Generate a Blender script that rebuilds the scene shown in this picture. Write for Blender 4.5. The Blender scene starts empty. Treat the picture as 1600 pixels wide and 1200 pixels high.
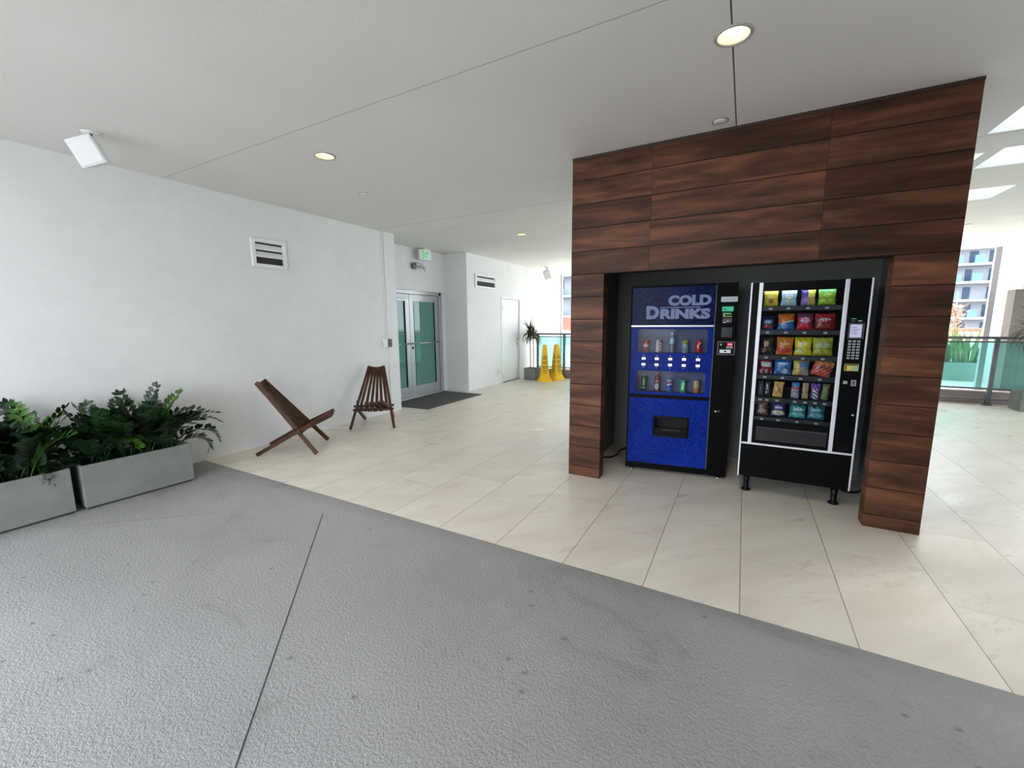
import bpy, bmesh, math, random
from mathutils import Vector, Matrix
random.seed(7)
scene = bpy.context.scene
COL = scene.collection
PI = math.pi

# ------------------------------------------------------------------ camera
def rot3(axis, a):
    return Matrix.Rotation(a, 3, axis)
F_PX, PITCH, YAW, ROLL = 655.34, 0.14784, 0.50326, -0.00699
Rc = rot3('Z', ROLL) @ rot3('X', PITCH) @ rot3('Y', YAW)
Bm = Matrix(((1, 0, 0), (0, 0, -1), (0, 1, 0)))
Mc = Rc @ Bm                       # world -> camera (x right, y down, z forward)
right, down, fwd = Mc[0], Mc[1], Mc[2]
cam_d = bpy.data.cameras.new('camera')
cam = bpy.data.objects.new('camera', cam_d)
COL.objects.link(cam)
cam_d.sensor_fit = 'HORIZONTAL'
cam_d.sensor_width = 36.0
cam_d.lens = 36.0 * F_PX / 1600.0
cam_d.clip_end = 500
cam_d.clip_start = 0.02
m = Matrix.Identity(4)
for i in range(3):
    m[i][0] = right[i]; m[i][1] = -down[i]; m[i][2] = -fwd[i]
m.translation = Vector((0, 0, 1.5))
cam.matrix_world = m
scene.camera = cam

# ------------------------------------------------------------------ light
w = bpy.data.worlds.new('sky'); scene.world = w; w.use_nodes = True
nt = w.node_tree; nt.nodes.clear()
wo = nt.nodes.new('ShaderNodeOutputWorld'); bg = nt.nodes.new('ShaderNodeBackground')
tc = nt.nodes.new('ShaderNodeTexCoord'); nz = nt.nodes.new('ShaderNodeTexNoise')
nz.inputs['Scale'].default_value = 2.2; nz.inputs['Detail'].default_value = 5
cr = nt.nodes.new('ShaderNodeValToRGB')
cr.color_ramp.elements[0].position = 0.35; cr.color_ramp.elements[0].color = (0.80, 0.90, 1.0, 1)
cr.color_ramp.elements[1].position = 0.62; cr.color_ramp.elements[1].color = (0.94, 0.975, 1.0, 1)
nt.links.new(tc.outputs['Generated'], nz.inputs['Vector'])
nt.links.new(nz.outputs['Fac'], cr.inputs['Fac'])
nt.links.new(cr.outputs['Color'], bg.inputs['Color'])
nt.links.new(bg.outputs['Background'], wo.inputs['Surface'])
bg.inputs['Strength'].default_value = 2.6
sun_d = bpy.data.lights.new('sun', 'SUN'); sun = bpy.data.objects.new('sun', sun_d); COL.objects.link(sun)
sun_d.energy = 3.2; sun_d.angle = 0.35; sun_d.color = (1, 0.97, 0.92)
sun.rotation_euler = (math.radians(38), 0, math.radians(150))
scene.view_settings.view_transform = 'Standard'
scene.view_settings.look = 'None'
scene.view_settings.gamma = 1
scene.view_settings.use_curve_mapping = False
scene.view_settings.exposure = 1.2

# ------------------------------------------------------------------ helpers
def lin(c):
    return tuple(((x / 255.0) / 12.92 if x / 255.0 <= 0.04045 else ((x / 255.0 + 0.055) / 1.055) ** 2.4) for x in c) + (1.0,)
MATS = {}
def mat(name, rgb=(128, 128, 128), rough=0.6, metal=0.0, emit=None, spec=0.5, coat=0.0, noise=0.0, nscale=8.0, bump=0.0, bscale=60.0):
    """procedural principled material; noise = gentle tone variation of the thing's own colour"""
    if name in MATS: return MATS[name]
    mt = bpy.data.materials.new(name); mt.use_nodes = True
    n = mt.node_tree; b = n.nodes['Principled BSDF']
    b.inputs['Base Color'].default_value = lin(rgb)
    b.inputs['Roughness'].default_value = rough
    b.inputs['Metallic'].default_value = metal
    b.inputs['Specular IOR Level'].default_value = spec
    b.inputs['Coat Weight'].default_value = coat
    if emit:
        b.inputs['Emission Color'].default_value = lin(emit[0]); b.inputs['Emission Strength'].default_value = emit[1]
    if noise:
        t = n.nodes.new('ShaderNodeTexCoord'); z = n.nodes.new('ShaderNodeTexNoise')
        z.inputs['Scale'].default_value = nscale; z.inputs['Detail'].default_value = 6
        r = n.nodes.new('ShaderNodeMapRange')
        r.inputs['From Min'].default_value = 0.3; r.inputs['From Max'].default_value = 0.7
        r.inputs['To Min'].default_value = 1 - noise; r.inputs['To Max'].default_value = 1 + noise
        hv = n.nodes.new('ShaderNodeMix'); hv.data_type = 'RGBA'; hv.blend_type = 'MULTIPLY'
        hv.inputs[0].default_value = 1.0
        hv.inputs[6].default_value = lin(rgb)
        n.links.new(t.outputs['Object'], z.inputs['Vector']); n.links.new(z.outputs['Fac'], r.inputs['Value'])
        n.links.new(r.outputs['Result'], hv.inputs[7]); n.links.new(hv.outputs[2], b.inputs['Base Color'])
    if bump:
        t = n.nodes.new('ShaderNodeTexCoord'); z = n.nodes.new('ShaderNodeTexNoise')
        z.inputs['Scale'].default_value = bscale; z.inputs['Detail'].default_value = 4
        bp = n.nodes.new('ShaderNodeBump'); bp.inputs['Strength'].default_value = bump; bp.inputs['Distance'].default_value = 0.01
        n.links.new(t.outputs['Object'], z.inputs['Vector']); n.links.new(z.outputs['Fac'], bp.inputs['Height'])
        n.links.new(bp.outputs['Normal'], b.inputs['Normal'])
    MATS[name] = mt
    return mt
def paint(rgb, rough=0.35):
    return mat('paint_%d_%d_%d' % tuple(rgb), rgb, rough)

class NT:
    """tiny node-writing helper"""
    def __init__(s, mt): s.n = mt.node_tree; s.b = s.n.nodes['Principled BSDF']
    def m(s, op, a, b=0.0, c=0.0):
        k = s.n.nodes.new('ShaderNodeMath'); k.operation = op
        for i, v in enumerate((a, b, c)):
            if isinstance(v, (int, float)): k.inputs[i].default_value = v
            else: s.n.links.new(v, k.inputs[i])
        return k.outputs[0]
    def xyz(s):
        t = s.n.nodes.new('ShaderNodeTexCoord'); q = s.n.nodes.new('ShaderNodeSeparateXYZ')
        s.n.links.new(t.outputs['Object'], q.inputs[0]); return q.outputs[0], q.outputs[1], q.outputs[2]
    def vec(s, x, y, z):
        k = s.n.nodes.new('ShaderNodeCombineXYZ')
        for i, v in enumerate((x, y, z)):
            if isinstance(v, (int, float)): k.inputs[i].default_value = v
            else: s.n.links.new(v, k.inputs[i])
        return k.outputs[0]
    def noise(s, v, scale, detail=4, rough=0.5, dist=0.0):
        k = s.n.nodes.new('ShaderNodeTexNoise'); k.inputs['Scale'].default_value = scale
        k.inputs['Detail'].default_value = detail; k.inputs['Roughness'].default_value = rough; k.inputs['Distortion'].default_value = dist
        s.n.links.new(v, k.inputs['Vector']); return k.outputs['Fac']
    def white(s, v):
        k = s.n.nodes.new('ShaderNodeTexWhiteNoise'); k.noise_dimensions = '3D'; s.n.links.new(v, k.inputs['Vector']); return k.outputs['Value']
    def voro(s, v, scale, feature='F1', dim='3D'):
        k = s.n.nodes.new('ShaderNodeTexVoronoi'); k.voronoi_dimensions = dim; k.feature = feature; k.inputs['Scale'].default_value = scale
        s.n.links.new(v, k.inputs['Vector']); return k.outputs['Distance']
    def rng(s, v, a, b, c=0.0, d=1.0):
        k = s.n.nodes.new('ShaderNodeMapRange'); k.clamp = True
        for i, q in enumerate((a, b, c, d)): k.inputs[i + 1].default_value = q
        s.n.links.new(v, k.inputs[0]); return k.outputs[0]
    def mix(s, f, a, b, mode='MIX'):
        k = s.n.nodes.new('ShaderNodeMix'); k.data_type = 'RGBA'; k.blend_type = mode
        for i, v in ((0, f), (6, a), (7, b)):
            if isinstance(v, (int, float, tuple)): k.inputs[i].default_value = v
            else: s.n.links.new(v, k.inputs[i])
        return k.outputs[2]
    def bump(s, h, strength, dist=0.01):
        k = s.n.nodes.new('ShaderNodeBump'); k.inputs['Strength'].default_value = strength; k.inputs['Distance'].default_value = dist
        s.n.links.new(h, k.inputs['Height']); s.n.links.new(k.outputs['Normal'], s.b.inputs['Normal'])
    def color(s, c): s.n.links.new(c, s.b.inputs['Base Color'])
    def rough(s, c): s.n.links.new(c, s.b.inputs['Roughness'])

class MB:
    """mesh builder: collects geometry, builds ONE object"""
    def __init__(s): s.v = []; s.f = []; s.mi = []; s.mats = []; s.sm = []
    def slot(s, m_):
        if m_ not in s.mats: s.mats.append(m_)
        return s.mats.index(m_)
    def add(s, vs, fs, m_, T=None, smooth=False):
        o = len(s.v); k = s.slot(m_)
        s.v += [tuple(T @ Vector(p)) if T is not None else tuple(p) for p in vs]
        for f in fs: s.f.append(tuple(i + o for i in f)); s.mi.append(k); s.sm.append(smooth)
        return s
    def box(s, x0, x1, y0, y1, z0, z1, m_, T=None):
        vs = [(x, y, z) for z in (z0, z1) for y in (y0, y1) for x in (x0, x1)]
        return s.add(vs, [(0, 2, 3, 1), (4, 5, 7, 6), (0, 1, 5, 4), (2, 6, 7, 3), (0, 4, 6, 2), (1, 3, 7, 5)], m_, T)
    def bar(s, a, b, wx, wz, m_, up=(0, 0, 1)):
        """rectangular bar from a to b"""
        a = Vector(a); b = Vector(b); d = (b - a).normalized(); u = Vector(up)
        sx = d.cross(u).normalized(); sz = sx.cross(d).normalized()
        vs = []
        for p in (a, b):
            for q, r in ((-1, -1), (1, -1), (1, 1), (-1, 1)): vs.append(p + sx * q * wx / 2 + sz * r * wz / 2)
        return s.add(vs, [(0, 1, 2, 3), (7, 6, 5, 4), (0, 4, 5, 1), (1, 5, 6, 2), (2, 6, 7, 3), (3, 7, 4, 0)], m_)
    def tube(s, pts, r, m_, n=10, cap=True, T=None):
        pts = [Vector(p) for p in pts]; rs = r if isinstance(r, (list, tuple)) else [r] * len(pts)
        vs = []; fs = []; ref = None
        for i, p in enumerate(pts):
            d = (pts[min(i + 1, len(pts) - 1)] - pts[max(i - 1, 0)]).normalized()
            if ref is None: ref = Vector((0, 0, 1)) if abs(d.z) < .9 else Vector((1, 0, 0))
            sx = d.cross(ref).normalized(); sy = sx.cross(d).normalized(); ref = sy
            for k in range(n):
                a = 2 * PI * k / n; vs.append(p + (sx * math.cos(a) + sy * math.sin(a)) * rs[i])
        for i in range(len(pts) - 1):
            for k in range(n):
                fs.append((i * n + k, i * n + (k + 1) % n, (i + 1) * n + (k + 1) % n, (i + 1) * n + k))
        if cap: fs += [tuple(range(n))[::-1], tuple((len(pts) - 1) * n + k for k in range(n))]
        return s.add(vs, fs, m_, T, True)
    def lathe(s, prof, m_, n=24, T=None, paintfn=None, close=True):
        vs = []; 
        for r, z in prof:
            for k in range(n):
                a = 2 * PI * k / n; vs.append((r * math.cos(a), r * math.sin(a), z))
        o = len(s.v); s.v += [tuple(T @ Vector(p)) if T is not None else tuple(p) for p in vs]
        for i in range(len(prof) - 1):
            for k in range(n):
                f = (i * n + k, i * n + (k + 1) % n, (i + 1) * n + (k + 1) % n, (i + 1) * n + k)
                mm = paintfn((k + .5) / n, (prof[i][1] + prof[i + 1][1]) / 2) if paintfn else m_
                s.f.append(tuple(q + o for q in f)); s.mi.append(s.slot(mm)); s.sm.append(True)
        if close:
            k_ = s.slot(m_)
            s.f.append(tuple(o + k for k in range(n))[::-1]); s.mi.append(k_); s.sm.append(False)
            s.f.append(tuple(o + (len(prof) - 1) * n + k for k in range(n))); s.mi.append(k_); s.sm.append(False)
        return s
    def plate(s, X0, X1, Y0, Y1, x0, x1, y0, y1, r, m_, T, seg=6, inner_depth=0.0, m2=None):
        """flat plate (local xy) with a round-cornered hole; T maps (x,y,0) to space; the hole's rim goes inner_depth along local z"""
        cs = [((x1 - r, y1 - r), 0, (X1, Y1)), ((x0 + r, y1 - r), PI / 2, (X0, Y1)), ((x0 + r, y0 + r), PI, (X0, Y0)), ((x1 - r, y0 + r), 1.5 * PI, (X1, Y0))]
        inn = []; out = []
        for (cx, cy), a0, oc in cs:
            for k in range(seg + 1):
                a = a0 + k * PI / 2 / seg; inn.append((cx + r * math.cos(a), cy + r * math.sin(a), 0))
            out.append((oc[0], oc[1], 0))
        n = len(inn); vs = inn + out; fs = []
        for c in range(4):
            b = c * (seg + 1)
            for k in range(seg): fs.append((b + k, n + c, b + k + 1))
            fs.append((b + seg, n + c, n + (c + 1) % 4, (b + seg + 1) % n))
        s.add(vs, fs, m_, T)
        if inner_depth:
            vs = inn + [(p[0], p[1], inner_depth) for p in inn]
            s.add(vs, [(k, (k + 1) % n, n + (k + 1) % n, n + k) for k in range(n)], m2 or m_, T, True)
        return s
    def build(s, name, parent=None, bevel=0.0, loc=None):
        me = bpy.data.meshes.new(name); me.from_pydata(s.v, [], s.f)
        for m_ in s.mats: me.materials.append(m_)
        me.polygons.foreach_set('material_index', s.mi); me.polygons.foreach_set('use_smooth', s.sm)
        bm = bmesh.new(); bm.from_mesh(me); bmesh.ops.recalc_face_normals(bm, faces=bm.faces); bm.to_mesh(me); bm.free()
        me.update()
        o = bpy.data.objects.new(name, me); COL.objects.link(o)
        if parent is not None: o.parent = parent
        if loc is not None: o.location = loc
        if bevel:
            b = o.modifiers.new('bevel', 'BEVEL'); b.width = bevel; b.segments = 2; b.limit_method = 'ANGLE'
        return o
def tag(o, label, cat, group=None, kind=None):
    o['label'] = label
    if cat: o['category'] = cat
    if group: o['group'] = group
    if kind: o['kind'] = kind
    return o
def thing(name, label, cat, loc=(0, 0, 0), rz=0.0, group=None):
    o = bpy.data.objects.new(name, None); COL.objects.link(o)
    o.location = loc; o.rotation_euler = (0, 0, rz); o.empty_display_size = 0.1
    return tag(o, label, cat, group)
def struct(o, label=None, cat=None):
    o['kind'] = 'structure'
    if label: o['label'] = label
    if cat: o['category'] = cat
    return o
def copy_tree(o, parent=None):
    c = o.copy(); COL.objects.link(c)
    c.parent = parent
    for ch in list(o.children): copy_tree(ch, c)
    return c
def XZ(y=0.0):      # local plate xy -> object xz, facing -y ; plate z -> +y
    return Matrix(((1, 0, 0, 0), (0, 0, 1, y), (0, 1, 0, 0), (0, 0, 0, 1)))
_font_cache = {}
def text_mesh(mb, txt, x0, x1, z0, z1, m_, T=None, offset=0.02, y=0.0, thick=0.0015, shear=0.0):
    """letters fitted to a box in the xz plane, facing -y, added to a mesh builder"""
    cu = bpy.data.curves.new('t', 'FONT'); cu.body = txt; cu.offset = offset; cu.resolution_u = 3; cu.shear = shear
    ob = bpy.data.objects.new('t', cu); COL.objects.link(ob)
    me = bpy.data.meshes.new_from_object(ob.evaluated_get(bpy.context.evaluated_depsgraph_get()))
    vs = [v.co.copy() for v in me.vertices]; fs = [tuple(p.vertices) for p in me.polygons]
    bpy.data.objects.remove(ob); bpy.data.curves.remove(cu)
    ax = min(v.x for v in vs); bx = max(v.x for v in vs); ay = min(v.y for v in vs); by = max(v.y for v in vs)
    P = [(x0 + (v.x - ax) / (bx - ax) * (x1 - x0), y - thick, z0 + (v.y - ay) / (by - ay) * (z1 - z0)) for v in vs]
    mb.add(P, fs, m_, T)
    bpy.data.meshes.remove(me)
    return mb

# ------------------------------------------------------------------ materials of the place
def wall_mat(name, rgb, streak=0.04, bump=0.25):
    mt = mat(name, rgb, 0.75); t = NT(mt); x, y, z = t.xyz(); v = t.vec(x, y, z)
    n1 = t.noise(v, 0.9, 5, 0.6); n2 = t.noise(v, 6, 5, 0.65)
    f = t.rng(n1, .3, .7, 1 - streak, 1 + streak); g = t.rng(n2, .3, .7, 1 - streak * .6, 1 + streak * .6)
    c = t.mix(1.0, lin(rgb), t.vec(f, f, f), 'MULTIPLY'); c = t.mix(1.0, c, t.vec(g, g, g), 'MULTIPLY')
    t.color(c); t.bump(t.noise(v, 130, 4, .6), bump, 0.004)
    return mt
M_wall = wall_mat('white_stucco', (226, 226, 226))
M_wall_out = wall_mat('outer_white_render', (205, 206, 211))
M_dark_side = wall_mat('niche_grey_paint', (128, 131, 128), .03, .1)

# ceiling: painted concrete with board joints and grey patch repairs
M_ceil = mat('painted_concrete_ceiling', (222, 220, 217), 0.8); t = NT(M_ceil); x, y, z = t.xyz(); v = t.vec(x, y, z)
def seam(t, d, wd): return t.rng(t.m('ABSOLUTE', d), wd * .6, wd * 1.5, 1, 0)
wob = t.m('MULTIPLY', t.m('SUBTRACT', t.noise(v, 5, 3), .5), .02)
j1 = seam(t, t.m('ADD', t.m('SUBTRACT', y, 2.205), wob), .004)
j1 = t.m('MULTIPLY', j1, .42)
j2 = t.m('MULTIPLY', seam(t, t.m('ADD', x, .150), .004), t.m('MULTIPLY', t.m('GREATER_THAN', y, .9), t.m('LESS_THAN', y, 3.78)))
j3 = t.m('MULTIPLY', seam(t, t.m('ADD', t.m('SUBTRACT', y, 4.95), wob), .007), .35)
streaks = t.noise(t.vec(t.m('MULTIPLY', x, .5), t.m('MULTIPLY', y, 3.0), z), 1.6, 7, .68, .6)
far = t.rng(y, 3.2, 5.5)
patch = t.m('MULTIPLY', t.rng(streaks, .55, .72), t.m('MULTIPLY', far, .22))
base = t.mix(patch, lin((222, 220, 217)), lin((165, 161, 156)))
n1 = t.rng(t.noise(v, .7, 5), .3, .7, .96, 1.04); base = t.mix(1.0, base, t.vec(n1, n1, n1), 'MULTIPLY')
base = t.mix(t.m('MAXIMUM', t.m('MAXIMUM', j1, t.m('MULTIPLY', j2, .95)), j3), base, lin((60, 58, 56)))
t.color(base); t.bump(t.noise(v, 110, 4, .6), .25, .004)

# concrete floor with broom texture and diagonal saw joint
M_conc = mat('grey_coated_concrete', (140, 140, 142), 0.5); t = NT(M_conc); x, y, z = t.xyz(); v = t.vec(x, y, z)
c0 = t.rng(t.noise(v, .8, 6, .6), .3, .7); base = t.mix(c0, lin((139, 138, 138)), lin((156, 155, 155)))
fk = t.rng(t.noise(v, 95, 3, .6), .58, .74); base = t.mix(t.m('MULTIPLY', fk, .45), base, lin((196, 196, 198)))
ckx = t.m('SUBTRACT', y, t.m('ADD', t.m('ADD', 4.967, t.m('MULTIPLY', x, .917)), t.m('MULTIPLY', t.m('SUBTRACT', t.noise(v, 1.5, 4), .5), .10))); ck = t.m('MULTIPLY', t.rng(t.m('ABSOLUTE', ckx), .002, .012, 1, 0), t.m('MULTIPLY', t.rng(x, -4.45, -4.25), t.rng(x, -3.65, -3.5, 1, 0))); base = t.mix(t.m('MULTIPLY', ck, .5), base, lin((84, 82, 80)))
sv = t.vec(t.m('ADD', t.m('MULTIPLY', x, .75), t.m('MULTIPLY', y, -.25)), y, 0.0); sp = t.rng(t.voro(sv, 4.2, 'F1', '2D'), .02, .06, 1, 0); sp = t.m('MULTIPLY', sp, t.m('GREATER_THAN', t.noise(v, 1.7, 3), .545)); base = t.mix(t.m('MULTIPLY', sp, .55), base, lin((70, 70, 72)))
st = t.rng(t.noise(t.vec(t.m('MULTIPLY', x, .6), y, 3.3), 1.7, 7, .7, 1.0), .58, .72); base = t.mix(t.m('MULTIPLY', st, .5), base, lin((104, 102, 100)))
jj = seam(t, t.m('ADD', t.m('ADD', x, y), .81), .0045); jj = t.m('MULTIPLY', jj, t.m('LESS_THAN', y, 2.03)); base = t.mix(jj, base, lin((62, 62, 64)))
edge = t.rng(y, 2.12, 2.26); base = t.mix(t.m('MULTIPLY', edge, .3), base, lin((108, 108, 112)))
t.color(base)
h1 = t.noise(v, 70, 3, .6, .25); h2 = t.noise(v, 210, 2, .5)
hh = t.m('ADD', h1, t.m('MULTIPLY', h2, .35)); hh = t.m('SUBTRACT', hh, t.m('MULTIPLY', jj, 1.2)); t.bump(hh, .9, .009)
t.rough(t.rng(t.noise(v, 2.0, 4), .3, .7, .42, .58))

# marble-look porcelain tile
M_tile = mat('cream_marble_tile', (205, 198, 186), 0.3); t = NT(M_tile); x, y, z = t.xyz()
cx = t.m('DIVIDE', t.m('SUBTRACT', x, .073), .488); ci = t.m('FLOOR', cx)
par = t.m('MODULO', t.m('ADD', ci, 100), 2)
ry = t.m('DIVIDE', t.m('SUBTRACT', y, t.m('ADD', 2.89, t.m('MULTIPLY', par, .36))), .976); ri = t.m('FLOOR', ry)
dx = t.m('MULTIPLY', t.m('ABSOLUTE', t.m('SUBTRACT', t.m('FRACT', t.m('ADD', cx, .5)), .5)), .488)
dy = t.m('MULTIPLY', t.m('ABSOLUTE', t.m('SUBTRACT', t.m('FRACT', t.m('ADD', ry, .5)), .5)), .976)
g1 = t.rng(dx, .0018, .0035, 1, 0); g2 = t.rng(dy, .0018, .0035, 1, 0)
rnd = t.white(t.vec(ci, ri, 1.0)); rn2 = t.white(t.vec(ci, ri, 5.0))
v = t.vec(t.m('ADD', t.m('MULTIPLY', t.m('ADD', x, y), .38), t.m('MULTIPLY', rnd, 17)), t.m('ADD', t.m('MULTIPLY', t.m('SUBTRACT', y, x), 1.15), t.m('MULTIPLY', rn2, 23)), 0.0)
vn = t.noise(v, .9, 8, .66, .7)
vein = t.rng(t.m('ABSOLUTE', t.m('SUBTRACT', vn, .5)), .0, .010, 1, 0); vein = t.m('MULTIPLY', vein, t.rng(t.noise(v, 1.3, 3), .45, .62))
cloud = t.rng(t.noise(v, 2.6, 6, .6, .4), .3, .7)
base = t.mix(cloud, lin((206, 198, 186)), lin((222, 216, 206)))
base = t.mix(t.m('MULTIPLY', vein, .32), base, lin((150, 138, 126)))
tone = t.rng(rnd, 0, 1, .97, 1.03); base = t.mix(1.0, base, t.vec(tone, tone, tone), 'MULTIPLY')
base = t.mix(t.m('MAXIMUM', t.m('MULTIPLY', g1, .8), t.m('MULTIPLY', g2, .35)), base, lin((120, 114, 104)))
t.color(base); t.bump(t.m('MULTIPLY', t.m('MAXIMUM', g1, g2), -1), .4, .003)
t.rough(t.rng(t.noise(v, 3.0, 5), .3, .7, .26, .4))

# wood-look planks
M_wood = mat('walnut_plank_cladding', (108, 68, 50), 0.45, spec=.18); t = NT(M_wood); x, y, z = t.xyz()
u = t.m('ADD', x, y)          # grain runs round the corner
row = t.m('DIVIDE', t.m('SUBTRACT', z, .098), .2025); rid = t.m('FLOOR', row)
isup = t.m('GREATER_THAN', z, 1.915)
uc = t.m('DIVIDE', t.m('SUBTRACT', x, -.745), 1.175); uid = t.m('FLOOR', uc)
dz = t.m('MULTIPLY', t.m('ABSOLUTE', t.m('SUBTRACT', t.m('FRACT', t.m('ADD', row, .5)), .5)), .2025)
dxx = t.m('MULTIPLY', t.m('ABSOLUTE', t.m('SUBTRACT', t.m('FRACT', t.m('ADD', uc, .5)), .5)), 1.175)
gz = t.rng(dz, .002, .0045, 1, 0); gx = t.rng(dxx, .0006, .002, .6, 0)
gx = t.m('MULTIPLY', gx, isup)
rnd = t.white(t.vec(rid, uid, 2.0)); rn2 = t.white(t.vec(rid, uid, 9.0))
v = t.vec(t.m('ADD', t.m('MULTIPLY', u, .9), t.m('MULTIPLY', rnd, 31)), t.m('MULTIPLY', z, 7.0), t.m('MULTIPLY', rn2, 13))
g = t.noise(v, 1.4, 8, .6, .5)
k = t.n.nodes.new('ShaderNodeValToRGB'); k.color_ramp.elements[0].position = .3; k.color_ramp.elements[0].color = lin((46, 30, 21))
k.color_ramp.elements[1].position = .72; k.color_ramp.elements[1].color = lin((126, 80, 60))
e = k.color_ramp.elements.new(.5); e.color = lin((84, 53, 39))
t.n.links.new(g, k.inputs['Fac'])
tone = t.rng(rnd, 0, 1, .66, 1.15)
base = t.mix(1.0, k.outputs['Color'], t.vec(tone, tone, t.m('MULTIPLY', tone, .97)), 'MULTIPLY')
fine = t.rng(t.noise(t.vec(t.m('MULTIPLY', u, 3), t.m('MULTIPLY', z, 90), 0.0), 2.0, 4), .3, .7, .93, 1.07)
base = t.mix(1.0, base, t.vec(fine, fine, fine), 'MULTIPLY')
base = t.mix(t.m('MAXIMUM', gz, gx), base, lin((28, 18, 14)))
t.color(base); t.bump(t.m('MULTIPLY', t.m('MAXIMUM', gz, gx), -1), .6, .004)

# chair wood
M_chair = mat('oiled_dark_wood', (88, 58, 44), 0.5, spec=.2); t = NT(M_chair); x, y, z = t.xyz()
g = t.noise(t.vec(t.m('MULTIPLY', x, 12), t.m('MULTIPLY', y, 3), t.m('MULTIPLY', z, 4)), 3, 5, .6)
t.color(t.mix(t.rng(g, .3, .7), lin((46, 28, 20)), lin((88, 57, 41))))

# condensation-droplet print in blue
def droplet(name, base_rgb, lo, hi, drop, amt, sc):
    mt = mat(name, base_rgb, 0.25, spec=.08); t = NT(mt); x, y, z = t.xyz(); v = t.vec(x, y, z)
    c = t.mix(t.rng(t.noise(v, 3.2, 4), .3, .7), lin(lo), lin(hi))
    cell = t.voro(v, sc); ring = t.m('MULTIPLY', t.rng(cell, .16, .26), t.rng(cell, .30, .42, 1, 0))
    dark = t.m('MULTIPLY', t.rng(cell, .0, .22, 1, 0), .35)
    c = t.mix(t.m('MULTIPLY', ring, .18), c, lin((60, 100, 200)))
    c = t.mix(dark, c, lin((8, 22, 90)))
    v2 = t.vec(t.m('ADD', x, .3), y, t.m('ADD', z, .7)); d2 = t.rng(t.voro(v2, sc * .62), .05, .11, 1, 0)
    c = t.mix(t.m('MULTIPLY', d2, amt), c, lin(drop))
    t.color(c); return mt
M_blue = droplet('blue_droplet_print', (14, 36, 120), (8, 30, 112), (14, 42, 138), (110, 140, 215), .4, 46)
M_navy = droplet('navy_droplet_print', (5, 13, 50), (3, 9, 38), (8, 20, 70), (120, 140, 190), .45, 40)
M_black = mat('black_powder_coat', (7, 7, 8), 0.4, spec=.08)
M_black2 = mat('black_plastic', (13, 13, 15), 0.3, spec=.15)
M_dgrey = mat('dark_grey_metal', (58, 60, 64), 0.4, noise=.08)
M_silver = mat('silver_trim', (210, 212, 220), 0.3, 0.6)
M_strip = mat('brushed_aluminium_strip', (225, 226, 232), 0.35, .25)
M_chrome = mat('chrome', (200, 200, 205), 0.2, 1.0)
M_alu = mat('anodised_aluminium', (172, 174, 178), 0.38, .55, noise=.04)
M_white = mat('white_gloss_paint', (232, 233, 232), 0.4)
M_whitepl = mat('white_plastic', (225, 226, 226), 0.45)
M_grey = mat('rail_grey_metal', (104, 108, 114), 0.4, .3)
M_dark = mat('dark_void', (14, 14, 15), 0.8)
M_planter = mat('grey_fibre_cement', (122, 123, 120), 0.8, noise=.10, nscale=6, bump=.2, bscale=90)
M_soil = mat('dark_potting_soil', (26, 22, 18), 0.95, noise=.3, nscale=60, bump=.8, bscale=120)

def leafmat(name, lo, hi, rough=.35):
    mt = mat(name, lo, rough); t = NT(mt); x, y, z = t.xyz()
    t.color(t.mix(t.rng(t.noise(t.vec(x, y, z), 5, 4), .35, .65), lin(lo), lin(hi))); return mt
M_leaf = leafmat('zz_leaf_dark', (14, 30, 16), (32, 62, 28))
M_leaf2 = leafmat('zz_leaf_fresh', (44, 82, 26), (74, 116, 38))
M_snake = leafmat('snake_leaf', (70, 100, 60), (150, 170, 100))
M_drac = leafmat('dracaena_leaf', (44, 52, 34), (84, 88, 56), .75)
M_orange = leafmat('orange_leaf', (176, 110, 70), (205, 156, 110))
M_bark = mat('pale_bark', (150, 138, 120), 0.9, noise=.2, nscale=20)

def glass(name, tint, refl=1.0, body=0.0, body_rgb=(120, 160, 150)):
    """thin pane: mostly see-through, fresnel reflection, optional milky tinted body"""
    mt = bpy.data.materials.new(name); mt.use_nodes = True; n = mt.node_tree; n.nodes.clear()
    o = n.nodes.new('ShaderNodeOutputMaterial'); tr = n.nodes.new('ShaderNodeBsdfTransparent'); gl = n.nodes.new('ShaderNodeBsdfGlossy')
    gl.inputs['Roughness'].default_value = 0.02; fr = n.nodes.new('ShaderNodeFresnel'); fr.inputs['IOR'].default_value = 1.5
    tr.inputs['Color'].default_value = lin(tint); last = tr.outputs[0]
    if body:
        df = n.nodes.new('ShaderNodeBsdfDiffuse'); df.inputs['Color'].default_value = lin(body_rgb); mx = n.nodes.new('ShaderNodeMixShader')
        mx.inputs[0].default_value = body; n.links.new(last, mx.inputs[1]); n.links.new(df.outputs[0], mx.inputs[2]); last = mx.outputs[0]
    k = n.nodes.new('ShaderNodeMath'); k.operation = 'MULTIPLY'; k.inputs[1].default_value = refl; n.links.new(fr.outputs[0], k.inputs[0])
    m2 = n.nodes.new('ShaderNodeMixShader'); n.links.new(k.outputs[0], m2.inputs[0]); n.links.new(last, m2.inputs[1]); n.links.new(gl.outputs[0], m2.inputs[2])
    n.links.new(m2.outputs[0], o.inputs['Surface']); MATS[name] = mt; return mt
G_clear = glass('machine_pane', (238, 240, 242), .22)
G_door = glass('teal_door_glass', (120, 185, 172), 1.3, .72, (104, 158, 146))
G_rail = glass('aqua_rail_glass', (205, 240, 238), .8, .12, (170, 225, 222))

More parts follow.
